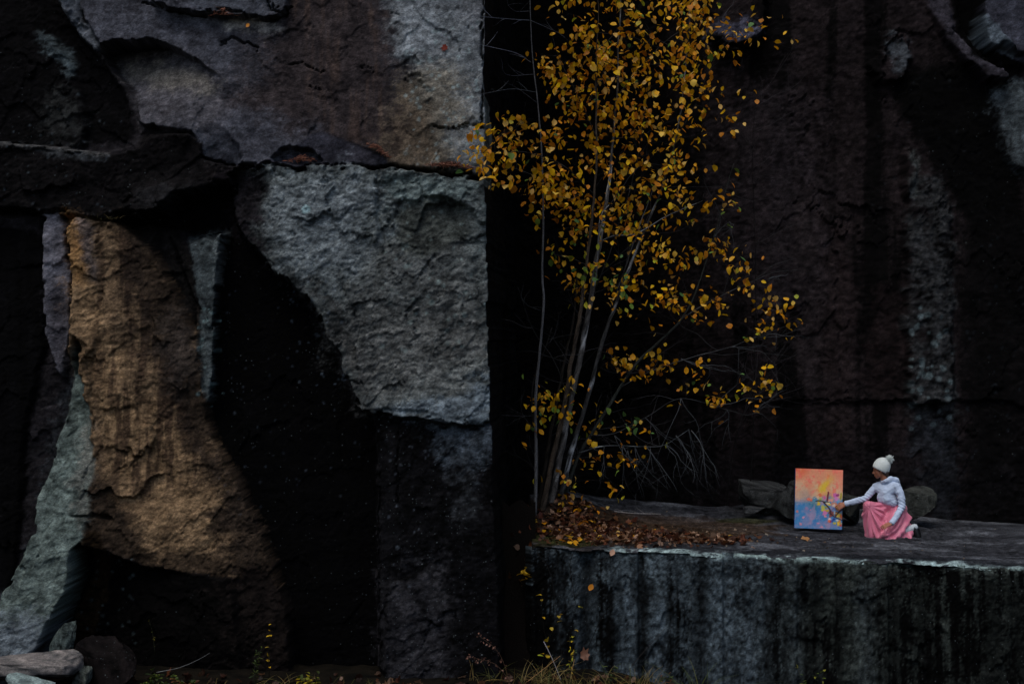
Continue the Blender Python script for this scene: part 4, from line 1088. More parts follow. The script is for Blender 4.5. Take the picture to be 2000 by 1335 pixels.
clusters = []
for poly, cnt, green, (y0, y1) in LEAF_ZONES:
    xs = [p[0] for p in poly]; ys = [p[1] for p in poly]
    k = max(4, int(cnt / 2.0)); got = []
    tries = 0
    while len(got) < k and tries < 20000:
        tries += 1
        x, y = rg.uniform(min(xs), max(xs)), rg.uniform(min(ys), max(ys))
        if not inside(x, y, poly): continue
        # open gaps: thinner where a broad noise is low
        if fbm(np.array([x / 70.0]), np.array([y / 55.0]), 3, 77)[0] < (-0.34 if x > 1010 else -0.7): continue
        got.append((x, y))
    for x, y in got:
        yy = rg.uniform(y0, y1)
        if x < 1010: yy = float(np.interp(x, [900, 955, 1010], [18.75, 18.95, 20.2])) + rg.uniform(-0.1, 0.1)
        clusters.append((W(x, y, yy), max(1, int(rg.poisson(2.0 * cnt / max(1, len(got))))), green))

# twigs: each leaf cluster is reached from the nearest wood that lies below or beside it
N = np.array(nodes)
twig = Acc(); tw_col = (al(14, 13, 13), al(46, 44, 44))
order = sorted(range(len(clusters)), key=lambda i: np.min(np.linalg.norm(N[:, :3] - np.array(clusters[i][0]), axis=1)))
leaf_pts = []
for i in order:
    c, n, green = clusters[i]
    c = np.array(c)
    d = N[:, :3] - c
    dist = np.linalg.norm(d * np.array([1, 0.7, 1]), axis=1)
    pen = np.maximum(0, d[:, 2] - 0.02) * 1.4 + np.where(N[:, 3] > 0.03, 0.25, 0)
    j = int(np.argmin(dist + pen))
    a = N[j, :3]; L = np.linalg.norm(c - a)
    r0 = min(N[j, 3] * 0.7, 0.0022 + 0.0035 * L)
    mid = (a + c) / 2 + rg.normal(0, 0.06 * L, 3) + np.array([0, 0, 0.07 * L])
    path = spline([[*a, r0], [*mid, r0 * 0.7], [*c, 0.0016]], 0.07)
    V, Fc = tube_arrays(path, 4)
    t = rg.uniform()
    twig.add(V, Fc, tw_col[0] * (1 - t) + tw_col[1] * t)
    for q in path[1:]:
        N = np.vstack([N, q])
    for _ in range(n):
        q = path[int(rg.integers(max(0, len(path) - 4), len(path)))][:3]
        leaf_pts.append((q, green))

# fine bare shoots round the crown
def shoot(acc, a, d, L, r, col, rg, kids=2, droop=0.0, turn=0.18):
    p = np.array(a, float); d = np.array(d, float); d /= np.linalg.norm(d)
    n = max(3, int(L / 0.09)); pts = [[*p, r]]
    for k in range(n):
        d = d + rg.normal(0, turn, 3) + np.array([0, 0, -droop])
        d /= np.linalg.norm(d)
        p = p + d * (L / n)
        pts.append([*p, r * (1 - 0.75 * (k + 1) / n)])
    V, Fc = tube_arrays(np.array(pts), 4)
    acc.add(V, Fc, col)
    if kids > 0:
        for _ in range(int(rg.integers(1, 3)) + (kids > 1)):
            q = pts[int(rg.integers(1, len(pts)))]
            dd = d + rg.normal(0, 0.7, 3)
            shoot(acc, q[:3], dd, L * rg.uniform(0.35, 0.65), q[3] * 0.7, col, rg, kids - 1, droop, turn)
for x, y, Y, dx, dz, L in [(1345, 838, 21.2, 0.3, -0.7, 0.5), (1215, 870, 21.5, 0.15, -1, 0.7), (1240, 872, 21.45, 0.2, -1, 0.75), (1262, 872, 21.4, 0.6, -0.8, 0.75), (1300, 868, 21.3, 0.5, -0.6, 0.6),
                          (1270, 872, 21.4, 0.3, -1, 0.7), (1330, 778, 21.6, 0.5, -0.9, 0.9), (1350, 840, 21.3, 0.7, -0.6, 0.8), (1320, 850, 21.3, 0.4, -1.0, 0.8), (1420, 800, 21.5, 0.3, -0.8, 0.7),
                          (1470, 808, 21.45, 0.5, 0.5, 0.6), (1180, 872, 21.7, 0.1, -1, 0.5), (1226, 880, 21.4, -0.3, -1, 0.55), (1424, 678, 21.55, 0.9, 0.2, 0.9), (1330, 700, 21.7, 0.7, -0.3, 0.9), (1480, 660, 21.5, 0.8, 0.1, 0.6), (1260, 815, 21.7, 0.5, -0.4, 0.8), (1400, 795, 21.5, 0.6, 0.6, 0.8), (1500, 545, 21.8, 0.9, 0.3, 0.6), (1200, 850, 21.8, 0.4, -0.7, 0.6), (1392, 470, 21.9, 0.7, 0.6, 1.0), (1120, 900, 21.8, -0.4, -0.3, 0.5)]:
    for _ in range(2):
        shoot(twig, W(x, y, Y), (dx + rg.normal(0, 0.25), rg.normal(0, 0.3), dz), L, 0.006, al(52, 55, 58) * rg.uniform(0.6, 1.5), rg, 2, 0.06)
for _ in range(120):
    j = int(rg.integers(len(nodes)))
    q = nodes[j]
    if q[3] > 0.03: continue
    shoot(twig, q[:3], (rg.normal(0.25, 0.7), rg.normal(0, 0.4), rg.uniform(0.0, 0.9)), rg.uniform(0.5, 1.1), 0.005, al(40, 40, 42) * rg.uniform(0.5, 1.4), rg, 2, 0.0)
o = twig.build('twigs', bark_mat, root, TREE_BASE); o['kind'] = 'stuff'

# ---- leaves
def leaf_mesh(seed, L=1.0, wd=0.74, tip=1.0):
    r = np.random.default_rng(seed)
    u = np.array([0.0, 0.10, 0.28, 0.5, 0.72, 0.9, 1.0])
    h = np.array([0.0, 0.50, 0.88, 1.0, 0.80, 0.34 * tip, 0.0]) * wd / 2
    bend = r.uniform(-0.35, 0.5); fold = r.uniform(0.12, 0.5); twist = r.uniform(-0.4, 0.4)
    V, Fc = [], []
    for i, (a, w) in enumerate(zip(u, h)):
        z = -bend * (a - 0.3) ** 2
        for sgn in (-1, 0, 1):
            ww = w * (1 + 0.08 * r.normal()) * sgn
            V.append([ww * math.cos(twist * a), -a, z + fold * abs(ww) + ww * math.sin(twist * a)])
    for i in range(len(u) - 1):
        b = i * 3
        if i == 0: Fc += [(b + 1, b + 4, b + 3), (b + 1, b + 5, b + 4)]
        elif i == len(u) - 2: Fc += [(b, b + 1, b + 4), (b + 1, b + 2, b + 4)]
        else: Fc += [(b, b + 1, b + 4, b + 3), (b + 1, b + 2, b + 5, b + 4)]
    V = np.array(V)
    # stalk
    s = np.array([[0.012, 0.0, 0], [-0.012, 0, 0], [0.0, 0.34, 0.06]])
    k = len(V)
    return np.vstack([V, s]) * L, Fc + [(k, k + 1, k + 2)]

YEL = [(214, 158, 18), (208, 146, 14), (218, 170, 30), (200, 134, 16), (214, 160, 44), (192, 122, 24), (222, 176, 70), (210, 154, 20), (184, 116, 26), (222, 178, 96), (214, 172, 18)]
GRN = [(150, 156, 40), (104, 132, 52), (176, 168, 40), (84, 120, 66), (190, 172, 56)]
def leaf_col(green, r):
    c = GRN[int(r.integers(len(GRN)))] if r.uniform() < green else YEL[int(r.integers(len(YEL)))]
    return np.clip(lin(c) * r.uniform(0.9, 1.45), 0, 0.92)
def leaf_rot(r):
    """mostly hanging tip down, blade turned any way, many tipped towards the light"""
    yaw = r.uniform(0, 2 * math.pi)
    pitch = r.normal(0.75, 0.45)
    return Matrix.Rotation(yaw, 3, 'Z') @ Matrix.Rotation(pitch, 3, 'X') @ Matrix.Rotation(r.normal(0, 0.5), 3, 'Y')

shapes = [leaf_mesh(s, 1.0, 0.66 + 0.05 * (s % 5)) for s in range(8)]
protos = []
for i in range(24):
    V, Fc = shapes[i % 8]
    me = bpy.data.meshes.new('leaf')
    me.from_pydata([tuple(v) for v in V], [], Fc)
    c = leaf_col(0.5 if i % 8 == 7 else 0.0, rg)
    cc = np.tile(c, (len(V), 1)) * rg.uniform(0.85, 1.12, (len(V), 1)); cc[-3:] = al(60, 50, 30)
    finish(me, leaf_mat, cc, True)
    protos.append(me)
rg.shuffle(leaf_pts)
leaf_pts.sort(key=lambda q: 0)
sizes = np.sort(np.clip(rg.normal(0.080, 0.017, len(leaf_pts)), 0.045, 0.125))[::-1]
foliage = Acc()
TB = np.array(TREE_BASE)
for k, (q, green) in enumerate(leaf_pts):
    s = sizes[k]
    Rm = leaf_rot(rg)
    pos = q + rg.normal(0, 0.10, 3)
    if k < 300:
        g = rg.uniform() < green
        me = protos[(7 + 8 * int(rg.integers(3))) if g else int(rg.choice([i for i in range(24) if i % 8 != 7]))]
        o = bpy.data.objects.new('leaf', me)
        C.objects.link(o)
        o.parent = root
        o.matrix_basis = Matrix.Translation(Vector(pos - TB)) @ Rm.to_4x4() @ Matrix.Scale(s, 4)
    else:
        V, Fc = shapes[int(rg.integers(8))]
        V = (V * s) @ np.array(Rm).T + pos
        c = np.tile(leaf_col(green, rg), (len(V), 1)) * rg.uniform(0.85, 1.12, (len(V), 1))
        foliage.add(V, Fc, c)
o = foliage.build('foliage', leaf_mat, root, TREE_BASE); o['kind'] = 'stuff'

# slender grey tree left of the clump, bare side twigs
GB = W(1046, 1000, 21.15)
r2 = empty('slender_tree', GB, label='thin smooth grey tree with bare side twigs, leftmost stem beside the black corner', cat='tree')
path = stem([(1045, 1010, 21.15, 30), (1047, 900, 21.15, 27), (1046, 780, 21.15, 25), (1054, 690, 21.15, 23), (1062, 590, 21.15, 22), (1059, 540, 21.15, 20), (1061, 430, 21.15, 18), (1058, 300, 21.15, 15), (1050, 200, 21.15, 13), (1040, 110, 21.15, 11), (1035, 0, 21.15, 9), (1034, -100, 21.15, 6)])
V, Fc = tube_arrays(path, 8, 0.12, 90)
mesh_obj('trunk', V, Fc, bark_mat, r2, bark_colour(path, 8, al(38, 39, 40), al(88, 89, 92), 91), True, None, GB)
tw = Acc()
for pts, c in [([(1037, 122, 21.15, 7), (1008, 104, 20.2, 6), (950, 90, 18.95, 4), (862, 70, 18.6, 2)], (104, 108, 118)), ([(1034, 40, 21.15, 6), (990, 37, 20.0, 4), (955, 34, 18.98, 3), (905, 28, 18.7, 2)], (92, 96, 106)),
               ([(1036, 40, 21.15, 5), (1090, 64, 21.2, 3), (1110, 80, 21.2, 2)], (70, 72, 78)), ([(1034, 22, 21.15, 5), (1006, 22, 21.0, 3), (992, 10, 21.0, 2)], (70, 72, 78)),
               ([(1048, 200, 21.15, 5), (1010, 172, 20.9, 3), (984, 160, 20.7, 2)], (70, 72, 78)), ([(1046, 180, 21.15, 5), (1000, 174, 20.2, 3), (940, 184, 18.9, 2)], (84, 88, 92)),
               ([(1042, 145, 21.15, 5), (1000, 148, 20.8, 3), (985, 143, 20.7, 2)], (70, 72, 78)), ([(1060, 380, 21.15, 5), (1085, 383, 21.0, 4), (1118, 388, 21.0, 2)], (84, 86, 90)),
               ([(1056, 606, 21.15, 7), (1030, 596, 21.0, 5), (1018, 580, 20.9, 3)], (50, 52, 54)), ([(1048, 345, 21.15, 5), (1010, 330, 20.9, 3), (985, 330, 20.8, 2)], (70, 72, 76))]:
    V, Fc = tube_arrays(stem(pts), 5); tw.add(V, Fc, al(*c))
    a = stem(pts)
    for k in range(3):
        j = int(rg.integers(2, len(a)))
        shoot(tw, a[j, :3], (rg.normal(-0.2, 0.5), rg.normal(0, 0.3), rg.uniform(-0.2, 0.8)), 0.22, 0.003, al(*c) * 0.8, rg, 0)
o = tw.build('twigs', bark_mat, r2, GB); o['kind'] = 'stuff'

# bare saplings against the back wall
for bx, by, Y, tops, lab in [(1462, 985, 22.6, [(1470, 860), (1474, 700), (1476, 520), (1470, 300), (1478, 180)], 'dark bare sapling standing against the brown back wall right of the yellow tree'),
                             (1418, 980, 22.9, [(1432, 880), (1470, 760), (1520, 700)], 'low bare shrub of fine twigs at the foot of the dark back wall')]:
    b = W(bx, by, Y)
    q = empty('bare_sapling', b, label=lab, cat='tree' if 'sapling' in lab else 'shrub')
    pth = stem([(bx, by + 15, Y, 13)] + [(x, y, Y, 12 - 1.9 * i) for i, (x, y) in enumerate(tops)])
    V, Fc = tube_arrays(pth, 6)
    mesh_obj('trunk', V, Fc, bark_mat, q, bark_colour(pth, 6, al(6, 6, 6), al(18, 17, 17), 93), True, None, b)
    tw = Acc()
    for k in range(34 if 'sapling' in lab else 16):
        j = int(rg.integers(len(pth) // 4, len(pth)))
        shoot(tw, pth[j, :3], (rg.normal(0.45, 0.6), rg.normal(-0.1, 0.3), rg.uniform(0.1, 0.9)), rg.uniform(0.5, 1.2), 0.0045, al(36, 34, 36) * rg.uniform(0.5, 1.4), rg, 2, -0.02, 0.12)
    o = tw.build('twigs', bark_mat, q, b); o['kind'] = 'stuff'
# ------------------------------------------------------------------ the kneeling woman
PY = 21.05                                     # her distance
PK = 6.675
def q(cx, cy, dy=0.0):
    Y = PY + dy
    p = W(1640 + cx / PK, 870 + cy / PK, PY)
    return np.array([p.x, Y, p.z])

def hull_union(name, groups, voxel, smooth, mat, parent, disp=None, base=None, iters=2):
    """each group is a list of (point, radius): the convex hull of its balls; all hulls fused into one skin"""
    bm = bmesh.new()
    for g in groups:
        b2 = bmesh.new()
        for p, r in g:
            bmesh.ops.create_icosphere(b2, subdivisions=2, radius=r, matrix=Matrix.Translation(Vector(p)))
        h = bmesh.ops.convex_hull(b2, input=list(b2.verts))
        inner = [e for e in h['geom_interior'] if isinstance(e, bmesh.types.BMVert)]
        bmesh.ops.delete(b2, geom=inner, context='VERTS')
        loose = [v for v in b2.verts if not v.link_faces]
        bmesh.ops.delete(b2, geom=loose, context='VERTS')
        tmp = bpy.data.meshes.new('tmp'); b2.to_mesh(tmp); b2.free()
        bm.from_mesh(tmp); bpy.data.meshes.remove(tmp)
    me = bpy.data.meshes.new('tmp'); bm.to_mesh(me); bm.free()
    o = bpy.data.objects.new('tmp', me); C.objects.link(o)
    m = o.modifiers.new('r', 'REMESH'); m.mode = 'VOXEL'; m.voxel_size = voxel; m.adaptivity = 0
    s = o.modifiers.new('s', 'SMOOTH'); s.factor = 0.5; s.iterations = smooth
    dg = bpy.context.evaluated_depsgraph_get()
    out = bpy.data.meshes.new_from_object(o.evaluated_get(dg))
    bpy.data.objects.remove(o); bpy.data.meshes.remove(me)
    out.name = name
    n = len(out.vertices)
    co = np.zeros(n * 3); out.vertices.foreach_get('co', co); co = co.reshape(-1, 3)
    nr = np.zeros(n * 3); out.vertex_normals.foreach_get('vector', nr); nr = nr.reshape(-1, 3)
    if disp is not None:
        co = co + nr * disp(co, nr)[:, None]
    if base is not None:
        co = co - np.asarray(base)
    out.vertices.foreach_set('co', co.astype(np.float32).ravel())
    out.materials.clear()
    finish(out, mat, None, True)
    o = link(name, out, None, None)
    o.parent = parent
    return o

skin_mat = plain('skin', tuple(lin((158, 104, 80))), 0.55, 0.12, 60, 0.1, 0.35, sss=0.1)
knit_mat = plain('white_knit', tuple(lin((206, 214, 212))), 0.95, 0.12, 90, 0.6, 0.1, sheen=0.3)
cotton_mat = plain('white_cotton', tuple(lin((186, 202, 226))), 0.9, 0.05, 50, 0.25, 0.15, sheen=0.1)
satin_mat = plain('pink_satin', tuple(lin((214, 120, 146))), 0.38, 0.05, 14, 0.06, 0.45, sheen=0.2)
sock_mat = plain('pale_sock', tuple(lin((190, 200, 205))), 0.95, 0.1, 120, 0.4, 0.1)
shoe_mat = plain('black_leather', tuple(lin((22, 20, 22))), 0.35, 0.1, 60, 0.1, 0.5)
hair_mat = plain('brown_hair', tuple(lin((62, 42, 32))), 0.5, 0.35, 90, 0.5, 0.4)
dark_mat = plain('dark_eye', tuple(lin((20, 16, 14))), 0.2)

PB = q(640, 1200, -0.1)
PBv = Vector(PB)
wo_man = empty('person', PBv, label='kneeling person in white bobble hat, white hoodie and long pink skirt touching the painting', cat='person')

# --- body: one skin from head to ankles, with both hands
Hc = q(548, 305, 0.03)
f = np.array([-0.90, 0.40, -0.14]); f /= np.linalg.norm(f)
u = np.array([0.05, 0.0, 1.0]); u = u - f * (u @ f); u /= np.linalg.norm(u)
rt = np.cross(f, u)
def hp(a, b, c=0.0): return Hc + f * a + u * b + rt * c
G = []
G.append([(hp(0.012, 0.02), 0.083), (hp(-0.025, 0.015), 0.088)])
G.append([(hp(0.03, -0.045, 0.03), 0.045), (hp(0.03, -0.045, -0.03), 0.045), (hp(0.045, 0.0), 0.06)])
G.append([(hp(0.066, -0.098), 0.024), (hp(0.03, -0.075, 0.042), 0.026), (hp(0.03, -0.075, -0.042), 0.026), (hp(0.068, -0.06), 0.03)])
G.append([(hp(0.092, -0.005), 0.009), (hp(0.114, -0.044), 0.0115)])
G.append([(hp(0.098, -0.048, 0.014), 0.009), (hp(0.098, -0.048, -0.014), 0.009)])
G.append([(hp(0.083, 0.008, 0.035), 0.013), (hp(0.083, 0.008, -0.035), 0.013), (hp(0.09, 0.008), 0.013)])
G.append([(hp(0.094, -0.071, 0.014), 0.007), (hp(0.094, -0.071, -0.014), 0.007), (hp(0.099, -0.071), 0.007)])
G.append([(hp(0.091, -0.082, 0.012), 0.007), (hp(0.091, -0.082, -0.012), 0.007), (hp(0.096, -0.082), 0.007)])
for sg in (1, -1):
    G.append([(hp(-0.005, -0.005, sg * 0.083), 0.014), (hp(0.0, -0.045, sg * 0.078), 0.009), (hp(-0.015, -0.01, sg * 0.09), 0.008)])
nb = q(606, 480, 0.03)
G.append([(hp(-0.02, -0.06), 0.052), (nb, 0.055)])
shN, shF = q(716, 520, -0.10), q(505, 550, 0.13)
G.append([(nb, 0.055), (shN, 0.034), (shF, 0.034), (q(640, 620, 0.03), 0.07)])
G.append([(q(640, 620, 0.03), 0.07), (q(690, 760, 0.03), 0.075)])
G.append([(q(690, 760, 0.03), 0.075), (q(750, 900, 0.05), 0.085)])
elN, wrN = q(772, 770, -0.17), q(607, 975, -0.30)
elF, wrF = q(365, 695, 0.12), q(114, 772, 0.185)
for a, b, r0, r1 in [(shN, elN, .036, .032), (elN, wrN, .032, .024), (shF, elF, .036, .032), (elF, wrF, .034, .023)]:
    G.append([(a, r0), (b, r1)])
hip = q(760, 920, 0.0)
for a, b, r0, r1 in [(q(740, 900, 0.06), q(410, 830, 0.04), .055, .034), (q(410, 830, 0.04), q(395, 1080, 0.05), .034, .026), (q(395, 1080, .05), q(400, 1130, 0.0), .026, .022),
                     (q(760, 920, 0.03), q(600, 1100, -0.13), .055, .034), (q(600, 1100, -0.13), q(880, 1090, -0.10), .034, .032)]:
    G.append([(a, r0), (b, r1)])
def hand(wr, d, n, side, curl, spread, L=0.175):
    """palm along d, back of the hand facing n, thumb on `side`"""
    d = np.array(d, float); d /= np.linalg.norm(d)
    n = np.array(n, float); n -= d * (n @ d); n /= np.linalg.norm(n)
    s = np.cross(d, n) * side
    k0 = wr + d * 0.028; k1 = wr + d * 0.078
    G.append([(wr, 0.022), (k0 + s * 0.024, 0.015), (k0 - s * 0.022, 0.014), (k1 + s * 0.030, 0.012), (k1 - s * 0.030, 0.011)])
    for i, (o, ln) in enumerate([(0.030, 0.070), (0.010, 0.078), (-0.010, 0.073), (-0.029, 0.058)]):
        b = k1 + s * o
        dd = d + s * o * spread; dd /= np.linalg.norm(dd)
        a1 = curl * 0.45; a2 = curl * 1.1; a3 = curl * 1.6
        p1 = b + (dd * math.cos(a1) - n * math.sin(a1)) * ln * 0.45
        p2 = p1 + (dd * math.cos(a2) - n * math.sin(a2)) * ln * 0.32
        p3 = p2 + (dd * math.cos(a3) - n * math.sin(a3)) * ln * 0.23
        G.append([(b, 0.0098), (p1, 0.0088)]); G.append([(p1, 0.0088), (p2, 0.0080)]); G.append([(p2, 0.0080), (p3, 0.0070)])
    t0 = wr + d * 0.028 + s * 0.022
    t1 = t0 + (s * 0.72 + d * 0.6 - n * 0.35) * 0.042; t2 = t1 + (d * 0.85 + s * 0.3 - n * 0.4) * 0.032
    G.append([(t0, 0.0135), (t1, 0.0105)]); G.append([(t1, 0.0105), (t2, 0.0085)])
hand(wrN, (-0.80, -0.15, -0.30), (-0.25, -0.45, 0.85), 1, 0.35, 5.0)
hand(wrF, (-0.80, 0.12, -0.45), (-0.20, -0.80, 0.55), 1, 0.45, 4.0)
hull_union('body', G, 0.0045, 3, skin_mat, wo_man, None, PB)

# eyes under the brow
for sg in (1, -1):
    bm = bmesh.new(); bmesh.ops.create_uvsphere(bm, u_segments=10, v_segments=8, radius=0.011, matrix=Matrix.Translation(Vector(hp(0.082, -0.010, sg * 0.031) - PB)))
    me = bpy.data.meshes.new('eye'); bm.to_mesh(me); bm.free(); finish(me, dark_mat); o = link('eye', me); o.parent = wo_man
# hair at the nape, tucked into the hood
hull_union('hair', [[(hp(-0.055, -0.01, 0.03), 0.05), (hp(-0.055, -0.01, -0.03), 0.05), (hp(-0.05, -0.09), 0.036), (hp(-0.035, -0.02, -0.062), 0.026)],
                    [(hp(-0.05, -0.09), 0.036), (q(640, 470, 0.03), 0.028)], [(hp(0.03, 0.03, -0.072), 0.02), (hp(0.0, -0.03, -0.078), 0.012)]],
           0.006, 3, hair_mat, wo_man, lambda c, n: 0.003 * perlin(c[:, 0] * 130 + c[:, 1] * 90, c[:, 2] * 12, 4), PB)

# --- hat: knitted dome with a turned rim, and the bobble
def dome(name, cen, ax, prof, mat, ribs, parent, amp):
    ax = np.array(ax, float); ax /= np.linalg.norm(ax)
    e1 = np.cross(ax, [0, 1, 0]); e1 /= np.linalg.norm(e1); e2 = np.cross(ax, e1)
    n = 96; ang = np.linspace(0, 2 * np.pi, n, endpoint=False)
    V, Fc = [], []
    for i, (h, r) in enumerate(prof):
        rr = r * (1 + amp * np.sin(ang * ribs + 0.6 * np.sin(i)) + 0.02 * np.sin(3 * ang + h * 30))
        V.append(cen + ax * h + np.outer(np.cos(ang) * rr, e1) + np.outer(np.sin(ang) * rr * 0.97, e2))
    V = np.concatenate(V)
    for i in range(len(prof) - 1):
        for k in range(n):
            Fc.append((i * n + k, i * n + (k + 1) % n, (i + 1) * n + (k + 1) % n, (i + 1) * n + k))
    Fc.append(tuple((len(prof) - 1) * n + k for k in range(n)))
    return mesh_obj(name, V - PB, Fc, mat, None, None, True), None
ax = np.array([0.42, -0.06, 0.90])
rimc = q(537, 314, 0.03)
hat, _ = dome('hat', rimc, ax, [(-0.004, 0.094), (-0.010, 0.100), (-0.008, 0.106), (0.004, 0.111), (0.030, 0.113), (0.058, 0.111), (0.092, 0.105), (0.122, 0.091), (0.146, 0.069), (0.162, 0.044), (0.170, 0.020), (0.172, 0.004)], knit_mat, 30, wo_man, 0.016)
hat.parent = wo_man
pc = q(646, 178, 0.01); rp = np.random.default_rng(3)
pom = Acc()
for k in range(420):
    d = rp.normal(size=3); d /= np.linalg.norm(d)
    L = rp.uniform(0.040, 0.062)
    bend = rp.normal(0, 0.010, 3) + np.array([0, 0, -0.004])
    path = np.array([[*(d * 0.008), 0.0034], [*(d * L * 0.55 + bend * 0.3), 0.0036], [*(d * L + bend), 0.0016]])
    path[:, :3] += pc - PB
    V, Fc = tube_arrays(path, 4); pom.add(V, Fc, (1, 1, 1))
o = pom.build('bobble', knit_mat, None); o.parent = hat

# --- hoodie: body, sleeves, hood and drawn folds
def cloth_wrinkle(c, n):
    a = 0.006 * perlin(c[:, 0] * 9 + c[:, 2] * 6, c[:, 2] * 20 - c[:, 0] * 6, 21) + 0.004 * perlin(c[:, 0] * 26, c[:, 2] * 34 + c[:, 1] * 10, 22)
    d = np.minimum(np.linalg.norm(c - elN, axis=1), np.linalg.norm(c - elF, axis=1))
    return a + 0.006 * np.exp(-(d / 0.09) ** 2) * np.sin(c[:, 2] * 150 + c[:, 0] * 80)
H = []
H.append([(q(712, 515, -0.10), 0.052), (q(500, 545, 0.13), 0.054), (q(612, 500, 0.03), 0.062), (q(612, 610, -0.02), 0.095), (q(735, 590, 0.04), 0.072)])
H.append([(q(612, 610, -0.02), 0.095), (q(735, 590, 0.04), 0.072), (q(560, 680, 0.02), 0.075), (q(640, 700, -0.04), 0.088), (q(775, 725, 0.05), 0.075)])
H.append([(q(605, 690, -0.05), 0.08), (q(690, 735, -0.06), 0.06), (q(790, 745, 0.05), 0.06), (q(570, 690, 0.05), 0.07)])
for a, b, r0, r1 in [(q(716, 515, -0.11), q(765, 640, -0.15), .054, .052), (q(765, 640, -.15), elN, .052, .048), (elN, q(690, 885, -.24), .047, .040), (q(690, 885, -.24), q(608, 975, -.295), .043, .035),
                     (q(500, 548, .13), elF, .050, .045), (elF, q(215, 745, .155), .045, .039), (q(215, 745, .155), q(118, 770, .182), .042, .032)]:
    H.append([(a, r0), (b, r1)])
hoodie = hull_union('hoodie', H, 0.0075, 5, cotton_mat, wo_man, cloth_wrinkle, PB)
hd = hull_union('hood', [[(q(556, 478, -0.01), 0.022), (q(585, 455, -0.06), 0.026)], [(q(585, 455, -.06), .026), (q(650, 428, -0.06), 0.040)], [(q(650, 428, -.06), .040), (q(730, 452, -0.01), 0.046)],
                         [(q(730, 452, -.01), .046), (q(690, 440, 0.09), 0.04)], [(q(690, 440, .09), .04), (q(570, 470, 0.10), 0.024)], [(q(556, 478, -.01), .022), (q(570, 470, .10), .024)],
                         [(q(735, 460, 0.0), 0.045), (q(775, 540, 0.03), 0.036), (q(700, 470, 0.06), 0.05)], [(q(775, 540, .03), .036), (q(795, 610, .04), .018)]],
                0.0075, 4, cotton_mat, wo_man, cloth_wrinkle, PB)
for a, b, nm in [(wrN, q(628, 950, -0.285), 'cuff'), (wrF, q(148, 766, 0.178), 'cuff')]:
    d = (b - a) / np.linalg.norm(b - a)
    path = np.array([[*(a + d * t), r] for t, r in [(-0.012, 0.030), (-0.008, 0.036), (0.0, 0.0385), (0.03, 0.0395), (0.045, 0.037)]])
    V, Fc = tube_arrays(path, 24)
    o = mesh_obj(nm, V - PB, Fc[:-2], cotton_mat, None, None, True); o.parent = hoodie

# --- long satin skirt: over the raised knee, over the kneeling thigh, spread on the rock
kA = q(360, 775, -0.02); kB = q(560, 1150, -0.24)
S = []
S.append([(kA, 0.060), (q(348, 1010, 0.02), 0.048), (q(335, 1120, 0.02), 0.030), (q(345, 1165, 0.04), 0.03), (q(400, 1180, -0.06), 0.026), (q(520, 1120, -0.04), 0.04), (q(520, 900, 0.03), 0.05)])
S.append([(kA, 0.060), (q(400, 790, 0.08), 0.06), (q(720, 880, 0.06), 0.09), (q(560, 880, 0.04), 0.06)])
S.append([(kA, 0.05), (q(470, 1180, -0.13), 0.026), (q(545, 1195, -0.17), 0.026), (q(560, 1050, -0.12), 0.03)])
S.append([(q(745, 880, -0.02), 0.125), (q(815, 880, 0.06), 0.105), (kB, 0.062), (q(640, 1165, -0.24), 0.05), (q(760, 1000, -0.10), 0.10)])
S.append([(q(820, 890, 0.04), 0.10), (q(870, 960, 0.0), 0.06), (q(900, 1000, 0.0), 0.035), (q(760, 1020, -0.12), 0.07), (q(860, 1150, -0.08), 0.04)])
S.append([(kB, 0.055), (q(700, 1192, -0.22), 0.028), (q(880, 1196, -0.16), 0.022), (q(895, 1150, -0.06), 0.03), (q(760, 1050, -0.12), 0.07), (q(560, 1200, -0.22), 0.026)])
S.append([(kA, 0.052), (q(470, 880, 0.04), 0.05), (q(690, 880, 0.0), 0.08), (q(620, 1030, -0.04), 0.06), (q(740, 1000, -0.08), 0.075), (q(560, 1070, -0.03), 0.05)])
S.append([(kA, 0.056), (q(420, 800, 0.04), 0.062), (q(690, 860, 0.0), 0.085), (q(620, 830, 0.04), 0.075)])
S.append([(q(590, 1145, -0.20), 0.060), (q(870, 1135, -0.11), 0.052), (q(885, 960, 0.02), 0.05), (q(810, 900, 0.04), 0.09), (q(700, 1080, -0.18), 0.075)])
S.append([(q(640, 770, 0.0), 0.085), (q(765, 790, 0.05), 0.09), (q(760, 890, 0.04), 0.12), (q(690, 860, -0.03), 0.09)])
hipP = q(840, 900, 0.0)
vly = [q(590, 850)[[0, 2]], q(575, 920)[[0, 2]], q(545, 1010)[[0, 2]], q(575, 1090)[[0, 2]], q(640, 1150)[[0, 2]]]
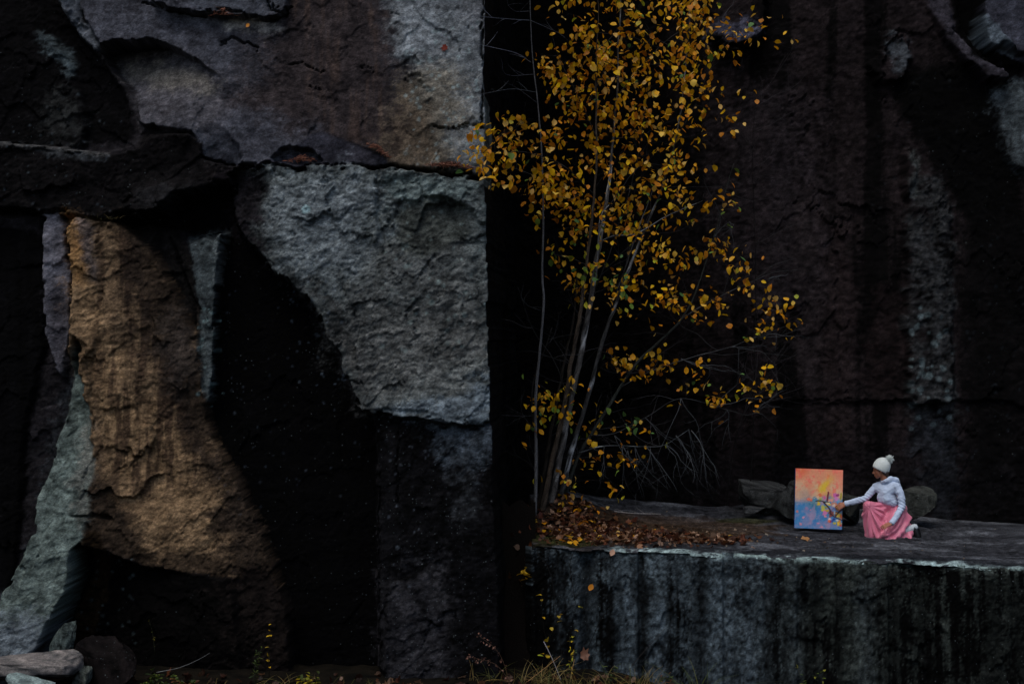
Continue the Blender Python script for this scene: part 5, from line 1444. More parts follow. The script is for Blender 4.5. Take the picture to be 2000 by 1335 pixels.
def skirt_folds(c, n):
    gv = -0.030 * np.exp(-(pl_dist(c[:, 0], c[:, 2], vly) / 0.04) ** 2) * sstep(0.2, -0.3, n[:, 1])
    d = c - kA
    angA = np.arctan2(d[:, 0], -d[:, 2])
    rA = np.hypot(d[:, 0], d[:, 2])
    mid = q(585, 900)[0]
    wA = sstep(0.04, -0.10, c[:, 0] - (mid + (q(600, 900)[2] - c[:, 2]) * -0.25))
    A = 0.020 * np.sin(angA * 15 + 1.2 * np.sin(rA * 9)) * sstep(0.04, 0.2, rA) + 0.006 * np.sin(angA * 31 + 2)
    e = hipP - kB; e /= np.linalg.norm(e)
    dB = c - kB
    s = dB[:, 2] * e[0] - dB[:, 0] * e[2]
    l = dB @ e
    B = 0.021 * np.sin(s * 62 + 1.6 * np.sin(l * 11) + 3 * perlin(c[:, 0] * 4, c[:, 2] * 4, 8)) + 0.006 * perlin(c[:, 0] * 14 - c[:, 2] * 20, c[:, 0] * 5 + c[:, 2] * 7, 9)
    hem = 0.012 * np.sin(c[:, 0] * 70 + c[:, 1] * 30) * sstep(PB[2] + 0.16, PB[2] + 0.02, c[:, 2])
    return A * wA + B * (1 - wA) + hem + gv
skirt = hull_union('skirt', S, 0.0075, 4, satin_mat, wo_man, skirt_folds, PB)
# waistband
# --- feet
hull_union('sock', [[(q(820, 1095, -0.12), 0.050), (q(955, 1050, -0.09), 0.046)]], 0.006, 2, sock_mat, wo_man, lambda c, n: 0.0025 * np.sin(c[:, 0] * 240), PB)
for pts in ([(q(935, 1060, -0.10), .042), (q(960, 1110, -0.10), .044), (q(985, 1175, -0.11), .032), (q(1020, 1160, -0.08), .026), (q(1000, 1090, -0.07), .03)],
            [(q(940, 1000, 0.06), .036), (q(985, 1010, 0.07), .030), (q(1000, 1060, 0.07), .026), (q(985, 1120, 0.05), .028)]):
    sh = hull_union('shoe', [pts], 0.006, 2, shoe_mat, wo_man, None, PB)
V, Fc = tube_arrays(np.array([[*(q(925, 1195, -0.11) - PB), 0.016], [*(q(985, 1200, -0.12) - PB), 0.020], [*(q(1028, 1180, -0.10) - PB), 0.014]]), 10)
o = mesh_obj('sole', V, Fc, shoe_mat, None, None, True); o.parent = wo_man

# ------------------------------------------------------------------ the abstract painting on canvas
paint_mat, nt, b, out = new_mat('oil_paint')
at = nd(nt, 'ShaderNodeAttribute', attribute_name='Col')
tc = nd(nt, 'ShaderNodeTexCoord')
nz = nd(nt, 'ShaderNodeTexNoise', i_Scale=70.0, i_Detail=4.0)
nt.links.new(tc.outputs['Object'], nz.inputs['Vector'])
bp = nd(nt, 'ShaderNodeBump', i_Strength=0.35, i_Distance=0.004)
nt.links.new(nz.outputs[0], bp.inputs['Height']); nt.links.new(bp.outputs[0], b.inputs['Normal'])
nt.links.new(at.outputs['Color'], b.inputs['Base Color'])
b.inputs['Roughness'].default_value = 0.55
wood_mat = plain('pale_wood', tuple(lin((170, 140, 105))), 0.8, 0.2, 30, 0.2)
edge_mat = plain('painted_edge', tuple(lin((36, 66, 130))), 0.7, 0.3, 30, 0.2)

def build_painting():
    Yp = 21.30
    bl = W(1551.0, 1030.0, Yp); br = W(1643.8, 1033.6, Yp)
    wd = (br - bl).length; ht = 115.2 / F * Yp * 1.004
    base = (bl + br) / 2
    gz = float(ledge_top(base.x, base.y))
    print('PAINTING', base, 'ledge', gz)
    root = empty('painting', base, label='unframed abstract painting, orange above and blue below, standing upright on the ledge', cat='painting')
    root.rotation_euler = (R(-5), -math.atan2(br.z - bl.z, br.x - bl.x), R(1.0))
    nu, nv = 120, 150
    U, V = np.meshgrid(np.linspace(0, 1, nu), np.linspace(0, 1, nv))     # V=0 top
    a1 = fbm(U * 5, V * 6, 5, 301, 0.6); a2 = fbm(U * 9 + 3 + V * 3, V * 8 - U * 3, 4, 302, 0.6); a3 = fbm(U * 22, V * 24, 3, 303)
    def mix(c, d, t): return c * (1 - t[..., None]) + np.array(d, float) * t[..., None]
    col = np.zeros(U.shape + (3,)) + np.array([230, 150, 112.])
    col = mix(col, (222, 178, 140), sstep(0.05, 0.3, V) * sstep(-0.45, 0.2, a1) * 0.95)
    col = mix(col, (232, 96, 52), sstep(0.42, 0.05, np.hypot(U * 1.1, V * 1.6)) * sstep(-0.35, 0.15, a1 + 0.2) * 0.9)
    col = mix(col, (236, 112, 92), sstep(0.08, 0.3, a2) * sstep(0.55, 0.3, V) * 0.75)
    col = mix(col, (244, 132, 106), sstep(0.75, 1.0, U) * sstep(0.4, 0.1, V) * 0.6)
    col = mix(col, (182, 152, 136), np.exp(-((U - 0.2) / 0.16) ** 2 - ((V - 0.43) / 0.09) ** 2) * 0.85)
    col = mix(col, (226, 192, 44), np.clip(np.exp(-((U - 0.66 - 0.08 * np.sin(V * 14)) / 0.09) ** 2 - ((V - 0.31) / 0.16) ** 2) * (1 + 0.9 * a2), 0, 1) * 0.9)
    t = sstep(-0.09, 0.10, V - 0.53 - 0.06 * a1 - 0.05 * a2 - 0.02 * a3 + 0.05 * sstep(0.45, 0.7, U))
    blue = np.zeros_like(col) + np.array([60, 132, 186.])
    blue = mix(blue, (126, 136, 180), sstep(-0.05, 0.4, a1 + 0.2 * V) * 0.85)
    blue = mix(blue, (36, 118, 142), np.exp(-((U - 0.42) / 0.13) ** 2 - ((V - 0.6) / 0.1) ** 2) * 0.85)
    blue = mix(blue, (44, 112, 176), sstep(0.1, 0.35, a2) * 0.6)
    blue = mix(blue, (172, 142, 172), sstep(0.05, 0.4, fbm(U * 4, V * 4, 4, 305, 0.6)) * 0.7)
    col = col * (1 - t[..., None]) + blue * t[..., None]
    ht_map = np.zeros_like(U)
    def dab(u0, v0, ru, rv, c, rot=0.0, amt=1.0):
        nonlocal col, ht_map
        x = (U - u0) * math.cos(rot) + (V - v0) * 1.25 * math.sin(rot)
        y = -(U - u0) * math.sin(rot) + (V - v0) * 1.25 * math.cos(rot)
        d = np.hypot(x / ru, y / rv) + 0.7 * a3 + 0.55 * a2 + 0.2 * a1
        m = sstep(1.25, 0.7, d) * amt * 0.92
        col = mix(col, c, m); ht_map = np.maximum(ht_map, m)
    def line(pts, w, c):
        nonlocal col, ht_map
        d = pl_dist(U + 0.006 * a3, V * 1.25 + 0.006 * a1, [(a, b * 1.25) for a, b in pts])
        m = sstep(w * 1.25, w * 0.6, d)
        col = mix(col, c, m); ht_map = np.maximum(ht_map, m)
    dab(0.30, 0.515, 0.06, 0.03, (232, 112, 88)); dab(0.05, 0.72, 0.025, 0.03, (220, 128, 120)); dab(0.185, 0.82, 0.025, 0.025, (232, 150, 170))
    dab(0.12, 0.93, 0.03, 0.03, (214, 132, 150)); dab(0.33, 0.69, 0.03, 0.02, (216, 130, 140)); dab(0.50, 0.91, 0.03, 0.02, (208, 136, 170)); dab(0.25, 0.67, 0.035, 0.04, (150, 128, 170)); dab(0.58, 0.97, 0.05, 0.02, (214, 140, 160))
    dab(0.43, 0.52, 0.05, 0.06, (74, 140, 172))
    dab(0.52, 0.43, 0.05, 0.035, (226, 116, 70)); dab(0.535, 0.50, 0.03, 0.035, (150, 172, 72)); dab(0.62, 0.475, 0.035, 0.05, (212, 104, 152)); dab(0.60, 0.40, 0.05, 0.05, (232, 160, 110), 0, 0.8)
    line([(0.70, 0.38), (0.69, 0.44), (0.68, 0.52)], 0.018, (112, 18, 46))
    dab(0.84, 0.43, 0.06, 0.05, (206, 92, 168)); dab(0.90, 0.43, 0.035, 0.03, (150, 40, 110)); dab(0.87, 0.49, 0.045, 0.05, (214, 130, 196)); dab(0.965, 0.45, 0.022, 0.07, (160, 150, 30)); dab(0.92, 0.53, 0.045, 0.04, (104, 160, 204))
    dab(0.76, 0.52, 0.05, 0.04, (232, 156, 134)); dab(0.50, 0.58, 0.035, 0.05, (232, 182, 34)); dab(0.705, 0.57, 0.05, 0.04, (236, 216, 170)); dab(0.73, 0.585, 0.035, 0.025, (232, 190, 40))
    dab(0.80, 0.575, 0.05, 0.04, (206, 130, 100)); dab(0.90, 0.62, 0.07, 0.05, (236, 132, 72)); dab(0.875, 0.655, 0.05, 0.03, (236, 200, 60)); dab(0.82, 0.60, 0.03, 0.03, (222, 206, 190)); dab(0.84, 0.66, 0.03, 0.03, (60, 96, 176))
    dab(0.60, 0.67, 0.055, 0.05, (214, 196, 50), 0.8); dab(0.66, 0.63, 0.04, 0.03, (150, 158, 50)); dab(0.58, 0.64, 0.04, 0.05, (196, 186, 84)); dab(0.64, 0.73, 0.05, 0.045, (222, 122, 176)); dab(0.645, 0.79, 0.03, 0.03, (236, 140, 150))
    dab(0.69, 0.69, 0.04, 0.025, (196, 158, 40)); dab(0.78, 0.74, 0.07, 0.075, (136, 54, 46)); dab(0.86, 0.74, 0.06, 0.05, (120, 70, 44), -0.6)
    dab(0.94, 0.76, 0.06, 0.05, (232, 190, 60)); dab(0.98, 0.78, 0.03, 0.05, (216, 96, 40)); dab(0.835, 0.72, 0.018, 0.06, (150, 176, 196))
    dab(0.72, 0.86, 0.045, 0.035, (240, 110, 72)); dab(0.735, 0.83, 0.03, 0.02, (244, 214, 200)); dab(0.765, 0.87, 0.02, 0.03, (196, 40, 60)); dab(0.80, 0.85, 0.025, 0.06, (52, 84, 160), 0.5); dab(0.83, 0.825, 0.025, 0.025, (30, 42, 130))
    dab(0.84, 0.90, 0.04, 0.03, (190, 178, 70)); dab(0.92, 0.90, 0.06, 0.045, (240, 196, 40)); dab(0.90, 0.85, 0.03, 0.02, (240, 220, 200)); dab(0.97, 0.93, 0.025, 0.03, (214, 70, 48)); dab(0.95, 0.87, 0.035, 0.03, (232, 150, 50))
    line([(0.44, 0.535), (0.55, 0.53), (0.62, 0.545), (0.72, 0.545)], 0.011, (34, 24, 34)); line([(0.60, 0.55), (0.68, 0.61), (0.74, 0.67), (0.76, 0.75)], 0.016, (58, 26, 30))
    line([(0.76, 0.74), (0.82, 0.78), (0.90, 0.81), (0.99, 0.84)], 0.011, (44, 24, 30)); line([(0.86, 0.77), (0.94, 0.70), (1.0, 0.66)], 0.014, (70, 38, 30))
    col = col + (a3[..., None] * 7 + a2[..., None] * 6)
    lc = lin(np.clip(col, 5, 250)) * 1.05
    X = (U - 0.5) * wd; Z = (1 - V) * ht
    Yf = -0.022 - 0.0012 * ht_map - 0.0006 * a3
    o = grid_parts(np.stack([X, Yf, Z], -1)[::-1], lc[::-1], np.zeros_like(U), paint_mat, root, single='canvas')[0]
    o.location = (0, 0, 0)
    def bar(nm, x0, x1, y0, y1, z0, z1, mat):
        v = [(x, y, z) for x in (x0, x1) for y in (y0, y1) for z in (z0, z1)]
        fc = [(0, 1, 3, 2), (4, 6, 7, 5), (0, 4, 5, 1), (2, 3, 7, 6), (0, 2, 6, 4), (1, 5, 7, 3)]
        ob = mesh_obj(nm, v, fc, mat, None, None, False); ob.parent = root
        bv = ob.modifiers.new('b', 'BEVEL'); bv.width = 0.002; bv.segments = 2
    t = 0.0015
    bar('canvas_edge', -wd / 2 - t, -wd / 2, -0.0215, 0.02, 0, ht, edge_mat); bar('canvas_edge', wd / 2, wd / 2 + t, -0.0215, 0.02, 0, ht, edge_mat)
    bar('canvas_edge', -wd / 2, wd / 2, -0.0215, 0.02, ht, ht + t, plain('orange_edge', tuple(lin((226, 110, 70))), 0.7)); bar('canvas_edge', -wd / 2, wd / 2, -0.0215, 0.02, -t, 0, edge_mat)
    for x in (-wd / 2 + 0.02, wd / 2 - 0.02): bar('stretcher_bar', x - 0.0195, x + 0.0195, -0.015, 0.0195, 0.041, ht - 0.041, wood_mat)
    for z in (0.02, ht - 0.02): bar('stretcher_bar', -wd / 2 + 0.0005, wd / 2 - 0.0005, -0.015, 0.019, z - 0.0195, z + 0.0195, wood_mat)
build_painting()
print('PERSON base', PB, 'ledge', float(ledge_top(PB[0], PB[1])))
# ------------------------------------------------------------------ fallen leaves, moss, weeds
rl = np.random.default_rng(77)
BROWN = [(98, 56, 38), (122, 80, 54), (80, 44, 32), (150, 110, 82), (166, 128, 100), (92, 56, 42), (108, 62, 38), (66, 40, 30), (184, 148, 124), (132, 88, 54), (60, 36, 26), (52, 34, 26)]
def lobed_leaf(seed):
    """a curled dry leaf with lobes"""
    r = np.random.default_rng(seed)
    n = 7
    V = [[0, 0, 0]]; Fc = []
    cur = r.uniform(0.2, 1.0); ax = r.uniform(0, 3)
    k = 2 * n
    for i in range(k):
        a = 2 * math.pi * i / k
        rad = (0.5 if i % 2 == 0 else 0.37) * r.uniform(0.8, 1.2)
        x, y = rad * math.cos(a), 1.35 * rad * math.sin(a)
        w = x * math.cos(ax) + y * math.sin(ax)
        V.append([x, y, cur * w * w + 0.08 * r.normal()])
    for i in range(k):
        Fc.append((0, 1 + i, 1 + (i + 1) % k))
    return np.array(V), Fc
lob = [lobed_leaf(300 + i) for i in range(10)]
sur = lambda x, y: float(ledge_top(x, y))

def lay(acc, x, y, z, size, cols, lift=0.02, tilt=0.5, gain=1.0):
    V, Fc = lob[int(rl.integers(len(lob)))] if rl.uniform() < 0.7 else shapes[int(rl.integers(8))]
    Rm = Matrix.Rotation(rl.uniform(0, 6.28), 3, 'Z') @ Matrix.Rotation(rl.normal(0, tilt), 3, 'X') @ Matrix.Rotation(rl.normal(0, tilt), 3, 'Y')
    P = (V * size) @ np.array(Rm).T + np.array([x, y, z + rl.uniform(0.004, lift)])
    c = lin(cols[int(rl.integers(len(cols)))]) * rl.uniform(0.22, 1.15) * gain
    acc.add(P, Fc, np.tile(c, (len(P), 1)) * rl.uniform(0.8, 1.2, (len(P), 1)))

lit = Acc()
def drift(n, cx, cy, sx, sy, lift=0.05, size=(0.05, 0.11), cols=BROWN, gain=1.0):
    for _ in range(n):
        x, y = cx + rl.normal() * sx, cy + rl.normal() * sy
        if x < 0.30 or y < ledge_edge(x)[0] + 0.06: continue
        lay(lit, x, y, sur(x, y), rl.uniform(*size), cols, lift, 0.45, gain)
drift(820, 1.15, 20.62, 0.42, 0.36, 0.035)
drift(420, 1.75, 20.35, 0.36, 0.22, 0.05)
drift(160, 2.45, 20.2, 0.35, 0.22, 0.03)
drift(130, 0.85, 21.2, 0.2, 0.3, 0.035)
drift(120, 1.3, 19.8, 0.6, 0.18, 0.02, (0.03, 0.07))
drift(110, 2.6, 20.6, 0.6, 0.5, 0.02, (0.02, 0.05), [(150, 130, 110), (120, 96, 76), (90, 70, 54)])
drift(50, 3.3, 20.2, 1.0, 0.7, 0.015, (0.02, 0.045), [(170, 160, 145), (130, 116, 100)])
drift(24, 5.2, 20.0, 1.2, 0.7, 0.015, (0.02, 0.04), [(120, 110, 100), (90, 80, 70)])
# leaves lodged down the crack between buttress and ledge
for _ in range(110):
    z = rl.uniform(0.3, 1.3) if rl.uniform() < 0.7 else rl.uniform(1.3, 2.2)
    x = rl.uniform(-0.06, 0.26); y = 19.5 + rl.uniform(0.1, 0.5) + 0.35 * z / 2
    lay(lit, x, y, z, rl.uniform(0.05, 0.10), BROWN, 0.03, 0.9, 0.8)
o = lit.build('leaf_litter', leaf_mat, None, (1.0, 20.7, CZ - 2.5)); o['kind'] = 'stuff'
# earth fill that carries them
nf = 26
fv = [(-0.12 + 0.42 * i / 5 , 19.48 + 0.30 * j / nf + 0.12 * (j / nf) * 3, 0.0 + 2.25 * j / nf + 0.05 * math.sin(i * 2.1 + j * 1.3)) for j in range(nf + 1) for i in range(6)]
ff = [(j * 6 + i, j * 6 + i + 1, (j + 1) * 6 + i + 1, (j + 1) * 6 + i) for j in range(nf) for i in range(5)]
me_o = mesh_obj('crack_soil', fv, ff, ground_mat, None, np.tile(al(9, 7, 6), (len(fv), 1)), True, np.zeros(len(fv)))
me_o['kind'] = 'structure'

# litter lodged on the buttress: little drifts with their own place
for px, py, Y, w, n, lab in [(592, 314, 19.28, 0.17, 60, 'thin drift of pinkish needles along the crack above the corner block'),
                             (738, 294, 19.25, 0.16, 80, 'reddish needle drift caught on the end of the dark wedge slab'),
                             (884, 326, 19.16, 0.30, 220, 'heap of rusty needles on the ledge at the right corner of the buttress'),
                             (440, 30, 19.28, 0.16, 50, 'dry leaf litter in the crack at the top edge of the slab')]:
    a = Acc(); c0 = np.array(W(px, py, Y))
    for _ in range(n):
        t = rl.normal() * 0.45
        p = c0 + np.array([w * t, rl.normal() * 0.05, 0.05 * max(0, 1 - abs(t)) * rl.uniform(0, 1.3) + (-0.10 * w * t if px == 884 else 0) + (-0.6 * w * t if px == 738 else 0)])
        d = rl.normal(size=3) * np.array([1, 0.7, 0.45]); d /= np.linalg.norm(d)
        L = rl.uniform(0.02, 0.05)
        V, Fc = tube_arrays(np.array([[*(p - d * L), 0.003], [*(p + rl.normal(0, 0.006, 3)), 0.0045], [*(p + d * L), 0.002]]), 4)
        a.add(V, Fc, lin([(150, 98, 78), (120, 72, 56), (176, 124, 104), (96, 58, 46)][int(rl.integers(4))]) * rl.uniform(0.6, 1.1))
    o = a.build('needle_litter', leaf_mat, None, c0); o['kind'] = 'stuff'

# single bright leaves lying on the mound, the slab and the floor
fl_label = 'yellow birch leaf lying on the brown leaf litter under the birch clump'
for k in range(46):
    for _ in range(30):
        x, y = 0.9 + rl.normal() * 0.5, 20.6 + rl.normal() * 0.5
        if x > 0.35 and y > ledge_edge(x)[0] + 0.08: break
    o = bpy.data.objects.new('fallen_leaf', protos[int(rl.integers(24))]); C.objects.link(o)
    s = rl.uniform(0.07, 0.11)
    o.matrix_basis = Matrix.Translation((x, y, sur(x, y) + 0.05)) @ Matrix.Rotation(rl.uniform(0, 6.28), 4, 'Z') @ Matrix.Rotation(rl.normal(0.35, 0.3), 4, 'X') @ Matrix.Scale(s, 4)
    tag(o, fl_label, 'leaf', 'yellow leaves fallen under the birch')
for px, py, Y, s, lab in [(1574, 1054, 20.4, 0.11, 'curled tan leaf lying alone on bare rock below the painting'), (1199, 1072, 19.42, 0.09, 'pale pink leaf stuck to the ledge face just below its lip'),
                          (1424, 1046, 20.6, 0.08, 'small yellow leaf on the dark slab right of the litter'), (1157, 1140, 19.36, 0.09, 'orange leaf stuck on the dark gully of the ledge face'),
                          (868, 94, 19.28, 0.08, 'dark red star shaped leaf stuck to the upper slab of the buttress'), (486, 46, 19.28, 0.06, 'orange yellow leaf under the crack at the top of the slab')]:
    me = bpy.data.meshes.new('fallen_leaf')
    V, Fc = lob[3] if 'tan' in lab or 'star' in lab else shapes[2]
    me.from_pydata([tuple(v) for v in V], [], Fc)
    c = {'curled': (190, 140, 92), 'pale': (214, 168, 142), 'small': (206, 160, 60), 'orange': (204, 130, 30), 'dark': (120, 40, 22)}[lab.split()[0]]
    finish(me, leaf_mat, np.tile(lin(c), (len(V), 1)))
    o = bpy.data.objects.new('fallen_leaf', me); C.objects.link(o)
    p = W(px, py, Y)
    if 'tan' in lab or 'slab right' in lab: p = Vector((p.x, p.y, sur(p.x, p.y) + 0.02))
    rot = Matrix.Rotation(0.4, 4, 'Z') @ Matrix.Rotation(0.3, 4, 'X') if ('tan' in lab or 'slab right' in lab) else Matrix.Rotation(0.5, 4, 'Y') @ Matrix.Rotation(R(80), 4, 'X')
    o.matrix_basis = Matrix.Translation(p) @ rot @ Matrix.Scale(s, 4)
    tag(o, lab, 'leaf')

# ---- plants
green_mat = leaf_material('weed_leaf', 0.25)
def weed(name, base, label, cat, stems, leafc, size, per, stemc=(40, 42, 26), group=None, lean=0.25, kind='ovate', height=0.5):
    r = np.random.default_rng(abs(hash(label)) % 9999 if False else int(sum(map(ord, label))))
    b = np.array(base)
    root = empty(name, Vector(b), label=label, cat=cat, group=group)
    for s in range(stems):
        st = Acc(); lf = Acc()
        d = np.array([r.normal(0, lean), r.normal(0, lean), 1.0]); d /= np.linalg.norm(d)
        H = height * r.uniform(0.6, 1.1)
        p = b + np.array([r.normal(0, 0.04), r.normal(0, 0.04), 0]); pts = [[*p, 0.004]]
        for k in range(6):
            d = d + r.normal(0, 0.10, 3); d /= np.linalg.norm(d)
            p = p + d * H / 6; pts.append([*p, 0.004 - 0.0005 * k])
        pts = np.array(pts)
        V, Fc = tube_arrays(pts, 4); st.add(V, Fc, lin(stemc) * r.uniform(0.6, 1.2))
        o = st.build('stem', green_mat, root, Vector(b))
        for k in range(per):
            t = r.uniform(0.15, 1.0) * (len(pts) - 1)
            i = min(int(t), len(pts) - 2); a = pts[i, :3] * (1 - t + i) + pts[i + 1, :3] * (t - i)
            V, Fc = shapes[int(r.integers(8))]
            V = V * np.array([0.32 if kind == 'narrow' else 1.0, 1, 1]) * size * r.uniform(0.6, 1.2)
            Rm = Matrix.Rotation(r.uniform(0, 6.28), 3, 'Z') @ Matrix.Rotation(r.normal(-0.2, 0.5), 3, 'X')
            c = leafc[int(r.integers(len(leafc)))]
            V = V @ np.array(Rm).T + a
            lf.add(V, Fc, np.tile(lin(c) * r.uniform(0.5, 1.2), (len(V), 1)))
        o = lf.build('leaves', green_mat, root, Vector(b)); o['kind'] = 'stuff'
    return root

gy = lambda px, Y: (W(px, 0, Y).x, Y, float(ground_z(W(px, 0, Y).x, Y)) - 0.01)
YLW = [(206, 170, 40), (190, 150, 30), (176, 150, 50)]; GRNW = [(58, 76, 36), (74, 92, 40), (96, 110, 44), (44, 60, 32)]; RUST = [(120, 70, 40), (96, 54, 36), (140, 96, 60)]
weed('seedling', W(1036, 1135, 19.72), 'spray of yellow leaves growing out of the crack beside the ledge corner', 'plant', 3, YLW, 0.085, 7, (30, 26, 18), lean=0.5, height=0.30)
weed('seedling', W(1030, 1040, 20.2), 'yellow leafed shoot at the top of the crack beside the mossy ledge corner', 'plant', 3, YLW, 0.08, 6, (30, 26, 18), lean=0.6, height=0.28)
weed('seedling', gy(1062, 19.25), 'slim shoot with a few yellow leaves in front of the dark end of the ledge', 'plant', 2, YLW + [(150, 160, 50)], 0.075, 7, (30, 26, 20), lean=0.10, height=1.0)
weed('seedling', gy(1108, 19.1), 'lone tall sprig with two yellow green leaves against the ledge face', 'plant', 1, [(170, 160, 44), (206, 170, 40)], 0.07, 5, (24, 22, 18), lean=0.12, height=0.95)
weed('weed', gy(1122, 18.7), 'goldenrod with yellowing leaves standing before the dark gully of the ledge', 'weed', 2, [(190, 160, 30), (150, 150, 40), (70, 92, 36)], 0.06, 16, kind='narrow', lean=0.08, height=0.55)
weed('weed', gy(1186, 18.6), 'low green weed before the black streak of the ledge face', 'weed', 3, GRNW, 0.06, 14, kind='narrow', lean=0.3, height=0.32)
weed('weed', gy(497, 18.5), 'tall feathery green weed before the black wall', 'weed', 2, GRNW, 0.06, 26, kind='narrow', lean=0.10, height=0.52)
weed('weed', gy(606, 18.4), 'yellow green weed at the foot of the black wall', 'weed', 4, [(160, 140, 30), (110, 110, 36), (70, 84, 34)], 0.065, 12, lean=0.35, height=0.30)
weed('weed', gy(300, 18.3), 'dark leafy weed beside the big brown boulder', 'weed', 5, GRNW, 0.07, 12, lean=0.5, height=0.22)
weed('weed', gy(352, 18.2), 'bronze and green ground weed in front of the black hollow', 'weed', 5, GRNW + RUST, 0.07, 12, lean=0.6, height=0.18)
weed('weed', W(296, 1275, 18.9), 'thin yellow green stalk standing in the black hollow', 'weed', 1, [(120, 110, 36), (90, 96, 36)], 0.05, 10, kind='narrow', lean=0.06, height=0.42)
weed('seedling', gy(531, 18.9), 'seedling with a cluster of small yellow leaves against the dark brown rock', 'plant', 1, YLW, 0.055, 9, (26, 22, 16), lean=0.06, height=0.98)
weed('weed', gy(1592, 18.2), 'leafy green weed in the black streak of the ledge face under the painting', 'weed', 3, GRNW + [(150, 150, 60)], 0.05, 14, lean=0.25, height=0.55)
weed('weed', gy(1660, 18.0), 'small bright green weed under the kneeling woman at the bottom edge', 'weed', 3, GRNW, 0.06, 12, kind='narrow', lean=0.4, height=0.28)
weed('weed', gy(1310, 18.4), 'rusty fern like weed at the foot of the ledge, middle of the bottom edge', 'weed', 4, RUST + GRNW, 0.06, 14, kind='narrow', lean=0.4, height=0.35)
weed('weed', W(1318, 1008, 21.6), 'small dark green tuft between the litter and the bare rock strip', 'weed', 4, GRNW, 0.06, 10, kind='narrow', lean=0.8, height=0.12) if False else None

def grass(base, label, n, height, cols, spread, lean, name='grass_tuft', parent_label=True):
    r = np.random.default_rng(int(sum(map(ord, label))))
    b = np.array(base); a = Acc()
    for k in range(n):
        p = b + np.array([r.normal(0, spread), r.normal(0, spread * 0.6), 0])
        d = np.array([r.normal(0, lean), r.normal(0, lean), 1.0]); d /= np.linalg.norm(d)
        H = height * r.uniform(0.4, 1.15)
        w = r.uniform(0.003, 0.006)
        pts = []
        for i in range(6):
            t = i / 5
            pts.append([*(p + d * H * t + np.array([d[0], d[1], -0.7]) * H * 0.5 * t * t), w * (1 - 0.85 * t)])
        V, Fc = tube_arrays(np.array(pts), 3)
        c = cols[int(r.integers(len(cols)))]
        a.add(V, Fc, lin(c) * r.uniform(0.5, 1.2))
    o = a.build(name, green_mat, None, Vector(b))
    return tag(o, label, 'grass')
STRAW = [(150, 124, 70), (128, 112, 60), (96, 96, 48), (170, 150, 96), (84, 90, 44)]
for px, Y, lab, n, h, sp, ln in [(1060, 18.6, 'straw coloured grass tuft below the crack at the ledge corner', 70, 0.50, 0.16, 0.5), (1130, 18.3, 'yellowed grass tuft beside the goldenrod', 54, 0.46, 0.16, 0.5),
                                 (1240, 18.3, 'thin pale grass along the foot of the ledge', 70, 0.50, 0.17, 0.5), (1366, 18.4, 'tall arching green grass blades against the ledge face', 34, 0.80, 0.08, 0.45),
                                 (1420, 18.1, 'short grass right of the tall arching blades', 34, 0.42, 0.16, 0.5), (955, 18.7, 'dry grass leaning at the foot of the lower face', 20, 0.42, 0.12, 0.6),
                                 (545, 18.4, 'sparse dry grass under the black wall', 30, 0.32, 0.2, 0.5), (690, 18.3, 'thin dark grass below the speckled face', 22, 0.26, 0.2, 0.5), (420, 18.2, 'wispy straw in front of the black hollow', 18, 0.2, 0.15, 0.7)]:
    grass(gy(px, Y), lab, n, h, STRAW if 'green' not in lab else [(96, 108, 44), (120, 124, 50), (70, 84, 36)], sp, ln)
grass(W(440, 30, 19.27), 'small dry tuft growing in the crack at the top of the slab', 14, 0.20, [(96, 60, 40), (70, 50, 36), (120, 84, 60)], 0.04, 0.5)
grass(W(205, 428, 19.2), 'short dead grass on the dark band above the tan column', 12, 0.10, [(70, 66, 34), (96, 84, 50)], 0.10, 0.6)

# dead sticks and seed stalks
def stick(pts, label, c, side=0, name='fallen_stick', cat='stick'):
    a = Acc(); path = stem(pts)
    V, Fc = tube_arrays(path, 6, 0.15, 5); a.add(V, Fc, al(*c))
    rr = np.random.default_rng(len(label))
    for k in range(side):
        j = int(rr.integers(1, len(path) - 1))
        shoot(a, path[j, :3], (rr.normal(), rr.normal(0, 0.3), rr.uniform(0.2, 1)), 0.16, 0.003, al(*c), rr, 0)
    o = a.build(name, bark_mat, None, Vector(path[0, :3]))
    tag(o, label, cat)
stick([(306, 1312, 18.3, 5), (350, 1303, 18.35, 4), (386, 1288, 18.4, 3), (410, 1274, 18.45, 2)], 'thin bleached stick propped in front of the black hollow', (96, 98, 98), 0)
stick([(1062, 1252, 18.9, 9), (1078, 1284, 18.8, 8), (1100, 1338, 18.7, 7)], 'grey broken stick leaning at the foot of the ledge corner', (96, 94, 96))
stick([(1020, 1338, 18.5, 5), (1056, 1310, 18.5, 5), (1094, 1280, 18.55, 3)], 'tan straw stalk slanting over the grass by the ledge corner', (128, 98, 66))
stick([(1112, 1338, 18.4, 5), (1117, 1310, 18.4, 4), (1122, 1286, 18.45, 3)], 'upright tan stalk beside the goldenrod', (128, 104, 70))
stick([(1290, 1003, 21.25, 8), (1240, 1002, 21.0, 9), (1200, 998, 20.85, 7)], 'pale fallen branch lying across the top of the leaf litter', (110, 106, 104), 4)
stick([(1050, 1080, 19.45, 5), (1075, 1120, 19.3, 5), (1090, 1220, 19.15, 5), (1100, 1300, 19.0, 6)], 'dark stem hanging down the left end of the ledge face', (14, 13, 13))
stick([(1125, 1070, 19.42, 5), (1113, 1100, 19.3, 6), (1120, 1150, 19.25, 6), (1124, 1180, 19.22, 4)], 'dark forked stem on the pale patch of the ledge face', (12, 11, 11), 1)
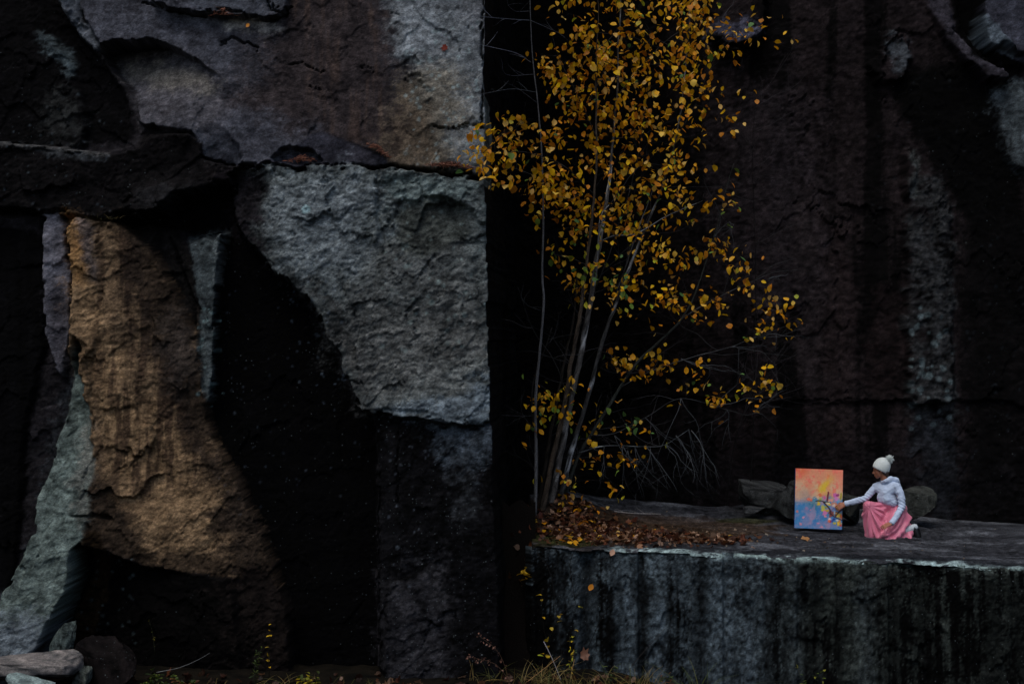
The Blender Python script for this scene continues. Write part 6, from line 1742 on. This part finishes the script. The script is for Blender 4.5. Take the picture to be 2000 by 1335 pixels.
stick([(1150, 1260, 18.9, 5), (1180, 1200, 18.9, 4), (1218, 1172, 18.95, 2)], 'thin dark twig crossing the pale streak of the ledge face', (14, 13, 14))
stick([(1216, 1325, 18.5, 4), (1250, 1280, 18.5, 4), (1300, 1226, 18.6, 2)], 'fine straight twig rising over the foot of the ledge', (40, 36, 34))
for px0, px1, py1, Y, lab in [(1000, 935, 1240, 18.9, 'dry seed stalk bent left at the foot of the speckled face'), (1005, 916, 1282, 18.6, 'lower dry seed stalk near the bottom edge')]:
    b = W(px0, 1345, Y); top = W(px1, py1, Y)
    a = Acc()
    path = spline([[*b, 0.004], [*((b + top) / 2 + Vector((0.05, 0, 0.10))), 0.003], [*top, 0.002]])
    V, Fc = tube_arrays(path, 5); a.add(V, Fc, lin((84, 64, 50)))
    for k in range(40):
        p = path[-1 - int(rl.integers(min(8, len(path))))][:3] + rl.normal(0, 0.018, 3)
        V, Fc = shapes[int(rl.integers(8))]
        V = V * 0.03 @ np.array(leaf_rot(rl)).T + p
        a.add(V, Fc, np.tile(lin((132, 96, 82)) * rl.uniform(0.5, 1.1), (len(V), 1)))
    o = a.build('seed_stalk', green_mat, None, b); tag(o, lab, 'dry plant')

# brown leaves on the quarry floor
fl = Acc()
for _ in range(900):
    X = rl.uniform(-5.2, 6.0); Y = rl.uniform(17.6, 19.0)
    w = 1.0 if -0.2 < X < 1.6 else 0.45
    if rl.uniform() > w: continue
    lay(fl, X, Y, float(ground_z(X, Y)), rl.uniform(0.05, 0.11), BROWN, 0.03, 0.6, 0.6)
o = fl.build('floor_litter', leaf_mat, None, (0.5, 18.4, 0.05)); o['kind'] = 'stuff'
me = bpy.data.meshes.new('fallen_leaf'); V, Fc = lob[5]; me.from_pydata([tuple(v) for v in V], [], Fc); finish(me, leaf_mat, np.tile(lin((120, 84, 66)), (len(V), 1)))
o = bpy.data.objects.new('fallen_leaf', me); C.objects.link(o)
o.matrix_basis = Matrix.Translation(W(1142, 1278, 18.5)) @ Matrix.Rotation(R(70), 4, 'X') @ Matrix.Scale(0.13, 4)
tag(o, 'large pinkish brown dead leaf caught on the weeds before the ledge', 'leaf')
